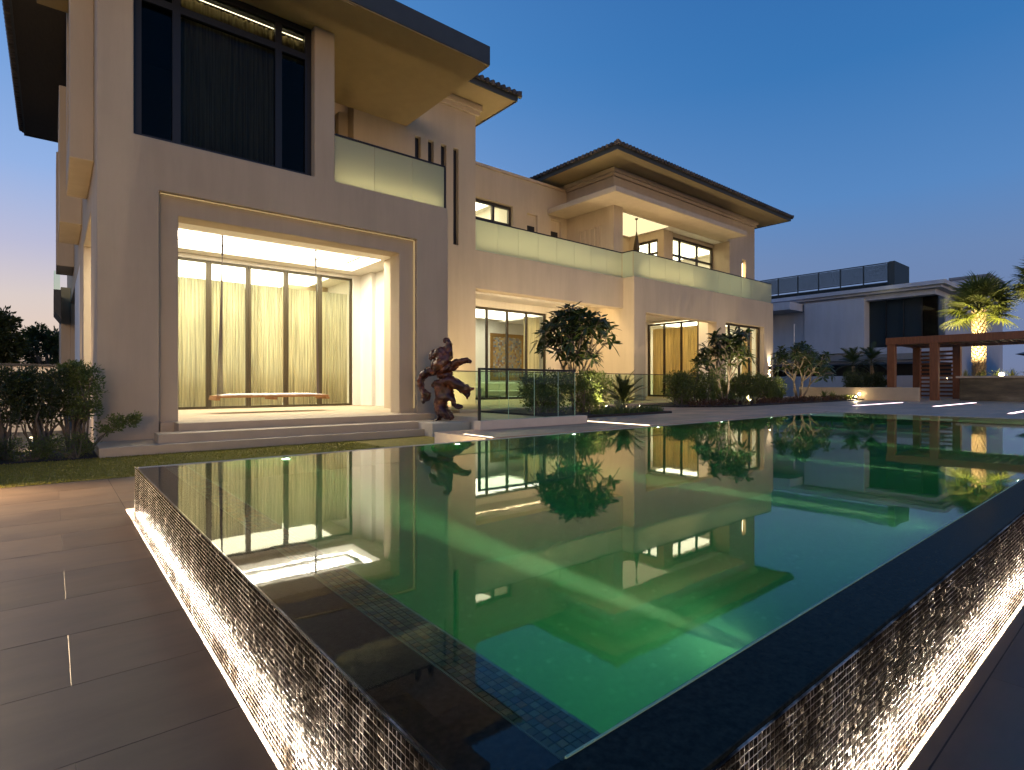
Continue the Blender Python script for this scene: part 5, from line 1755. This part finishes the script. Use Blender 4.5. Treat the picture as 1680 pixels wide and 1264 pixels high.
# ------------------------------------------------------------------ pergola, bar, planters, palms
M['pergola'] = simple('stained_timber', (0.20, 0.068, 0.022), 0.5, var=0.25, var_scale=1.5, stretch=(8, 8, 1))
pg = empty('pergola', (39.4, 9.0, 0.5), 'red brown timber pergola with slatted screen beyond the pool', 'pergola')
PZ = 4.25
posts = [(39.4, 11.2), (39.4, 9.07), (44.5, 11.2), (44.5, 9.07), (39.4, 1.5), (44.5, 1.5)]
for x, y in posts:
    MB().box(x - 0.2, x + 0.2, y - 0.2, y + 0.2, 0.5, PZ - 0.42).build('post', M['pergola'], pg, bevel=0.01)
MB().box(39.15, 39.65, 1.2, 11.45, PZ - 0.42, PZ).build('beam', M['pergola'], pg, bevel=0.01)
MB().box(44.25, 44.75, 1.2, 11.45, PZ - 0.42, PZ).build('beam', M['pergola'], pg, bevel=0.01)
for y in (1.4, 11.2):
    MB().box(39.651, 44.249, y - 0.2, y + 0.2, PZ - 0.40, PZ - 0.02).build('beam', M['pergola'], pg, bevel=0.01)
for y in np.arange(1.9, 11.0, 0.42):
    MB().box(39.651, 44.249, y, y + 0.09, PZ - 0.30, PZ - 0.06).build('rafter', M['pergola'], pg)
for z in np.arange(0.62, 3.7, 0.26):
    MB().box(44.44, 44.52, 9.271, 10.999, z, z + 0.13).build('slat', M['pergola'], pg)


def stone_mat():
    m, n, l, out = new_mat('brown_marble')
    vec = node_coords(n, l, (1, 0.35, 1.6), 'World')
    a = noise(n, l, vec, 1.6, 9, 0.7)
    col = ramp(n, l, a, [(0.3, (0.03, 0.025, 0.015)), (0.5, (0.10, 0.075, 0.04)), (0.62, (0.17, 0.13, 0.07)), (0.75, (0.3, 0.24, 0.15))])
    p = principled(n, (0.1, 0.08, 0.04), 0.18)
    l.new(col, p.inputs['Base Color']); l.new(p.outputs[0], out.inputs['Surface'])
    return m


M['marble'] = stone_mat()
bar = empty('bar_counter', (40.2, 4.0, 0.5), 'brown marble clad bar counter under the pergola', 'counter')
MB().box(39.75, 40.9, -2, 8.0, 0.5, 1.78).build('counter_front', M['marble'], bar, bevel=0.01)
MB().box(39.65, 41.0, -2.1, 8.15, 1.785, 1.9).build('counter_top', M['limestone'], bar, bevel=0.01)
pl = solid('planter', [('+', (36.9, 37.15, 9.2, 15.6, 0.5, 1.25)), ('+', (37.15, 44.0, 11.9, 12.15, 0.5, 1.25)), ('+', (37.15, 44.0, 12.15, 15.6, 0.5, 1.12))], M['limestone'])
tag(pl, 'long low pale stone planter beside the pergola', 'planter')
pl2 = solid('planter', [('+', (45.6, 46.0, -4, 9.0, 0.5, 1.7)), ('+', (46.0, 50, -4, 9.0, 0.5, 1.6))], M['limestone'])
tag(pl2, 'raised planter bed under the lit palm behind the bar', 'planter')
fan_palm((47.6, 8.55, 1.55), 4.75, 'floodlit fan palm with pale trunk behind the pergola', 3, 1.3, 0.33, 46)
fan_palm((47.8, 5.35, 1.55), 6.0, 'taller fan palm cut by the picture edge', 4, 1.15, 0.33, 40)
for dx, dy, w_, lb in ((-2.0, 1.3, 4200, 'uplight at the foot of the floodlit fan palm on its pergola side'), (-2.0, -1.3, 4200, 'uplight at the foot of the floodlit fan palm on its bar side')):
    spot_fixture((47.6 + dx, 8.55 + dy, 1.6), (47.6, 8.55, 6.4), w_, lb, 75, (1, 0.82, 0.42), soft=0.08)
spot_fixture((46.4, 6.0, 1.6), (47.8, 5.35, 7.6), 1500, 'uplight at the foot of the taller fan palm', 60, (1, 0.75, 0.4))
spot_fixture((44.6, 8.9, 4.26), (47.6, 8.55, 6.9), 900, 'added fill spotlight on top of the pergola beam aimed at the palm crown', 80, (1, 0.82, 0.42), soft=0.08)  # added lamp, mostly hidden by the beam, brightening the upper fronds
b_ = MB().sphere((46.3, 7.2, 2.05), 0.13)
tag(b_.build('globe_lamp', M['bulb']), 'bright globe light among the plants behind the bar', 'lamp')
for i in range(6):
    strap_clump('strap_plant', (46.3 + rng.uniform(0, .5), 9.0 - 0.75 * i, 1.6), 34, 0.9, ['pale spotlit strap plant between the pergola screen and the palm', 'strap plant at the foot of the lit palm', 'strap plant beside the lit palm on the bar side', 'green strap plant by the globe light', 'dark strap plant past the globe light', 'dark strap plant at the picture edge behind the bar'][i], 'strap plants behind the bar', 'leaf_white' if i == 0 else 'leaf_light', 0.08)


def feather_palm(loc, h, label, seed, sc):
    e = empty('feather_palm', loc, label, 'palm', 'small feather palms in the stone planter')
    x, y, z = loc
    MB().tube([(x, y, z), (x + .1, y - .05, z + h * .5), (x + .05, y, z + h)], [0.16, 0.11, 0.1], 10).build('trunk', M['bark_palm'], e, smooth=True)
    crown_fronds(e, (x + .05, y, z + h), FEA, 26, sc, 70, -25, seed)
    return e


feather_palm((40.2, 13.6, 1.1), 1.5, 'small dark feather palm in the planter, its thin trunk slanting', 7, 1.0)
feather_palm((41.6, 13.0, 1.1), 1.7, 'small dark feather palm in the planter nearer the pergola post', 8, 1.0)
for i in range(7):
    shrub('planter_shrub', (37.8 + 0.95 * i, 12.7 + rng.uniform(0, .5), 1.1), 0.6, 0.45, 0.75 + 0.25 * (i % 2), ['dark leafy shrub at the blunt end of the long stone planter', 'dark leafy shrub in the planter before the first feather palm', 'taller dark shrub in the planter just before the slanting feather palm', 'dark shrub in the planter under the slanting feather palm', 'taller dark shrub in the planter under the second feather palm', 'dark shrub in the planter seen behind the outer pergola post', 'dark shrub at the pergola end of the long stone planter'][i], 'shrub', 'dark shrubs in the long planter', 'leaf_dark', 30, 30, 0.16, 0.06, 0.05, 4, 0.2)

# ------------------------------------------------------------------ neighbouring house
M['neighbour'] = plaster('neighbour_plaster', (0.45, 0.49, 0.56))
M['slate'] = simple('neighbour_slate', (0.20, 0.21, 0.22), 0.6)
nb = empty('neighbour_house', (55, 18, 0.3), 'unlit white and glass villa behind the garden wall', 'house')
solid('wall', [('+', (55.0, 80, 12.6, 27.5, 0.3, 9.2)), ('-', (54.9, 56.0, 12.55, 17.6, 4.6, 8.75)), ('-', (54.9, 58, 12.55, 13.8, 4.6, 8.75)),
               ('-', (54.9, 60, 12.5, 27.6, 0.5, 3.3))], M['neighbour'], nb)
MB().box(55.9, 55.99, 12.7, 17.6, 4.6, 8.75).box(56.0, 62, 12.62, 12.7, 4.6, 8.75).build('corner_glazing', M['glass_dark'], nb)
M['nb_dark'] = simple('dark_interior', (0.012, 0.014, 0.016), 0.6)
MB().box(56.3, 56.4, 12.75, 17.59, 4.61, 8.74).build('dark_room', M['nb_dark'], nb)
MB().box(59.8, 59.99, 12.61, 27.4, 0.51, 3.29).build('dark_room', M['nb_dark'], nb)
for k in range(4):
    MB().box(55.88, 56.0, 13.7 + k * 1.3, 13.76 + k * 1.3, 4.61, 8.74).build('mullion', M['dark_metal'], nb)
solid('cornice', [('+', (54.5, 80.5, 12.1, 27.52, 9.205, 9.42)), ('+', (54.2, 80.8, 11.8, 27.54, 9.42, 9.75))], M['neighbour'], nb)
solid('wall', [('+', (54.6, 54.99, 17.6, 22.6, 4.2, 9.0))], M['neighbour'], nb)
MB().box(54.3, 55.0, 11.9, 28, 3.5, 4.0).build('balcony_slab', M['slate'], nb)
MB().box(52.0, 54.99, 22.8, 31, 8.3, 9.0).build('entrance_canopy', M['neighbour'], nb)
solid('wall', [('+', (57.5, 80, 27.56, 40, 0.3, 8.9))], M['nb_dark'], nb)
M['mesh_screen'] = simple('perforated_screen', (0.022, 0.034, 0.034), 0.6)
scr = empty('rooftop_screen', (62, 22, 9.8), 'dark perforated metal screen around the roof of the neighbouring villa', 'screen')
for k in range(9):
    y0 = 17.9 + k * 2.1
    f = MB()
    f.box(62, 62.1, y0, y0 + 0.1, 9.8, 13.2)
    for z in (11.2, 11.45, 13.1): f.box(62.01, 62.09, y0 + 0.1, y0 + 2.1, z, z + 0.1)
    fr = f.build('screen_frame', M['mesh_screen'], scr)
    g = MB()
    for q in range(17): g.box(62.03, 62.07, y0 + 0.1, y0 + 2.1, 11.58 + q * 0.088, 11.645 + q * 0.088)
    for q in range(12): g.box(62.025, 62.075, y0 + 0.16 + q * 0.165, y0 + 0.2 + q * 0.165, 9.9, 11.18)
    g.build('screen_mesh', M['mesh_screen'], fr, kind='stuff')
MB().box(62.0, 66.5, 17.4, 17.88, 9.8, 13.25).build('end_panel', M['mesh_screen'], scr)
MB().box(62.6, 66.5, 17.9, 36.8, 9.8, 11.3).build('plant_housing', M['mesh_screen'], scr)
gw = solid('garden_wall', [('+', (46.6, 46.9, 9.6, 26, 0.3, 2.05))], M['neighbour'])
tag(gw, 'long white garden wall in front of the neighbouring villa', 'wall')
nb2 = empty('far_house', (84, 9, 0.3), 'distant pale house block behind the lit palm', 'house')
MB().box(84, 92, 14.2, 17.7, 0.3, 14.0).build('wall', M['neighbour'], nb2)
MB().box(83.8, 92.2, 14.0, 17.9, 14.01, 14.3).build('roof', M['slate'], nb2)
nb3 = empty('tiled_pavilion', (64, 4, 0.3), 'low pavilion with a grey tiled hip roof beyond the bar', 'house')
MB().box(64, 76, -8, 8.2, 0.3, 4.0).build('wall', M['limestone'], nb3)
build('roof', [(63.3, -9, 4.0), (63.3, 9.0, 4.0), (77, 9.0, 4.0), (77, -9, 4.0), (69, -3, 6.0), (69, 3, 6.0)], [(0, 1, 5, 4), (1, 2, 5), (2, 3, 4, 5), (3, 0, 4), (3, 2, 1, 0)], M['slate'], nb3)
# outdoor stair seen between the villa corner and the blossoming tree
stair = empty('steel_stair', (45.5, 20, 0.5), 'pale steel stair with zigzag stringers beyond the villa corner', 'stair')
s_ = MB()
zig = [(45.6, 20.6, 5.0), (45.6, 23.0, 5.0)]
for (a, b2) in (((19.6, 4.3), (22.4, 3.3)), ((22.4, 3.3), (19.8, 2.2)), ((19.8, 2.2), (22.4, 1.2))):
    s_.tube([(45.6, a[0], a[1]), (45.6, b2[0], b2[1])], 0.06, 6)
s_.build('stringer', M['steel'], stair)
for y in (19.6, 22.4):
    MB().tube([(45.5, y, 0.3), (45.5, y, 6.2)], 0.05, 8).build('post', M['steel'], stair)
MB().box(45.4, 45.7, 19.5, 22.5, 3.9, 4.0).build('landing', M['steel'], stair)
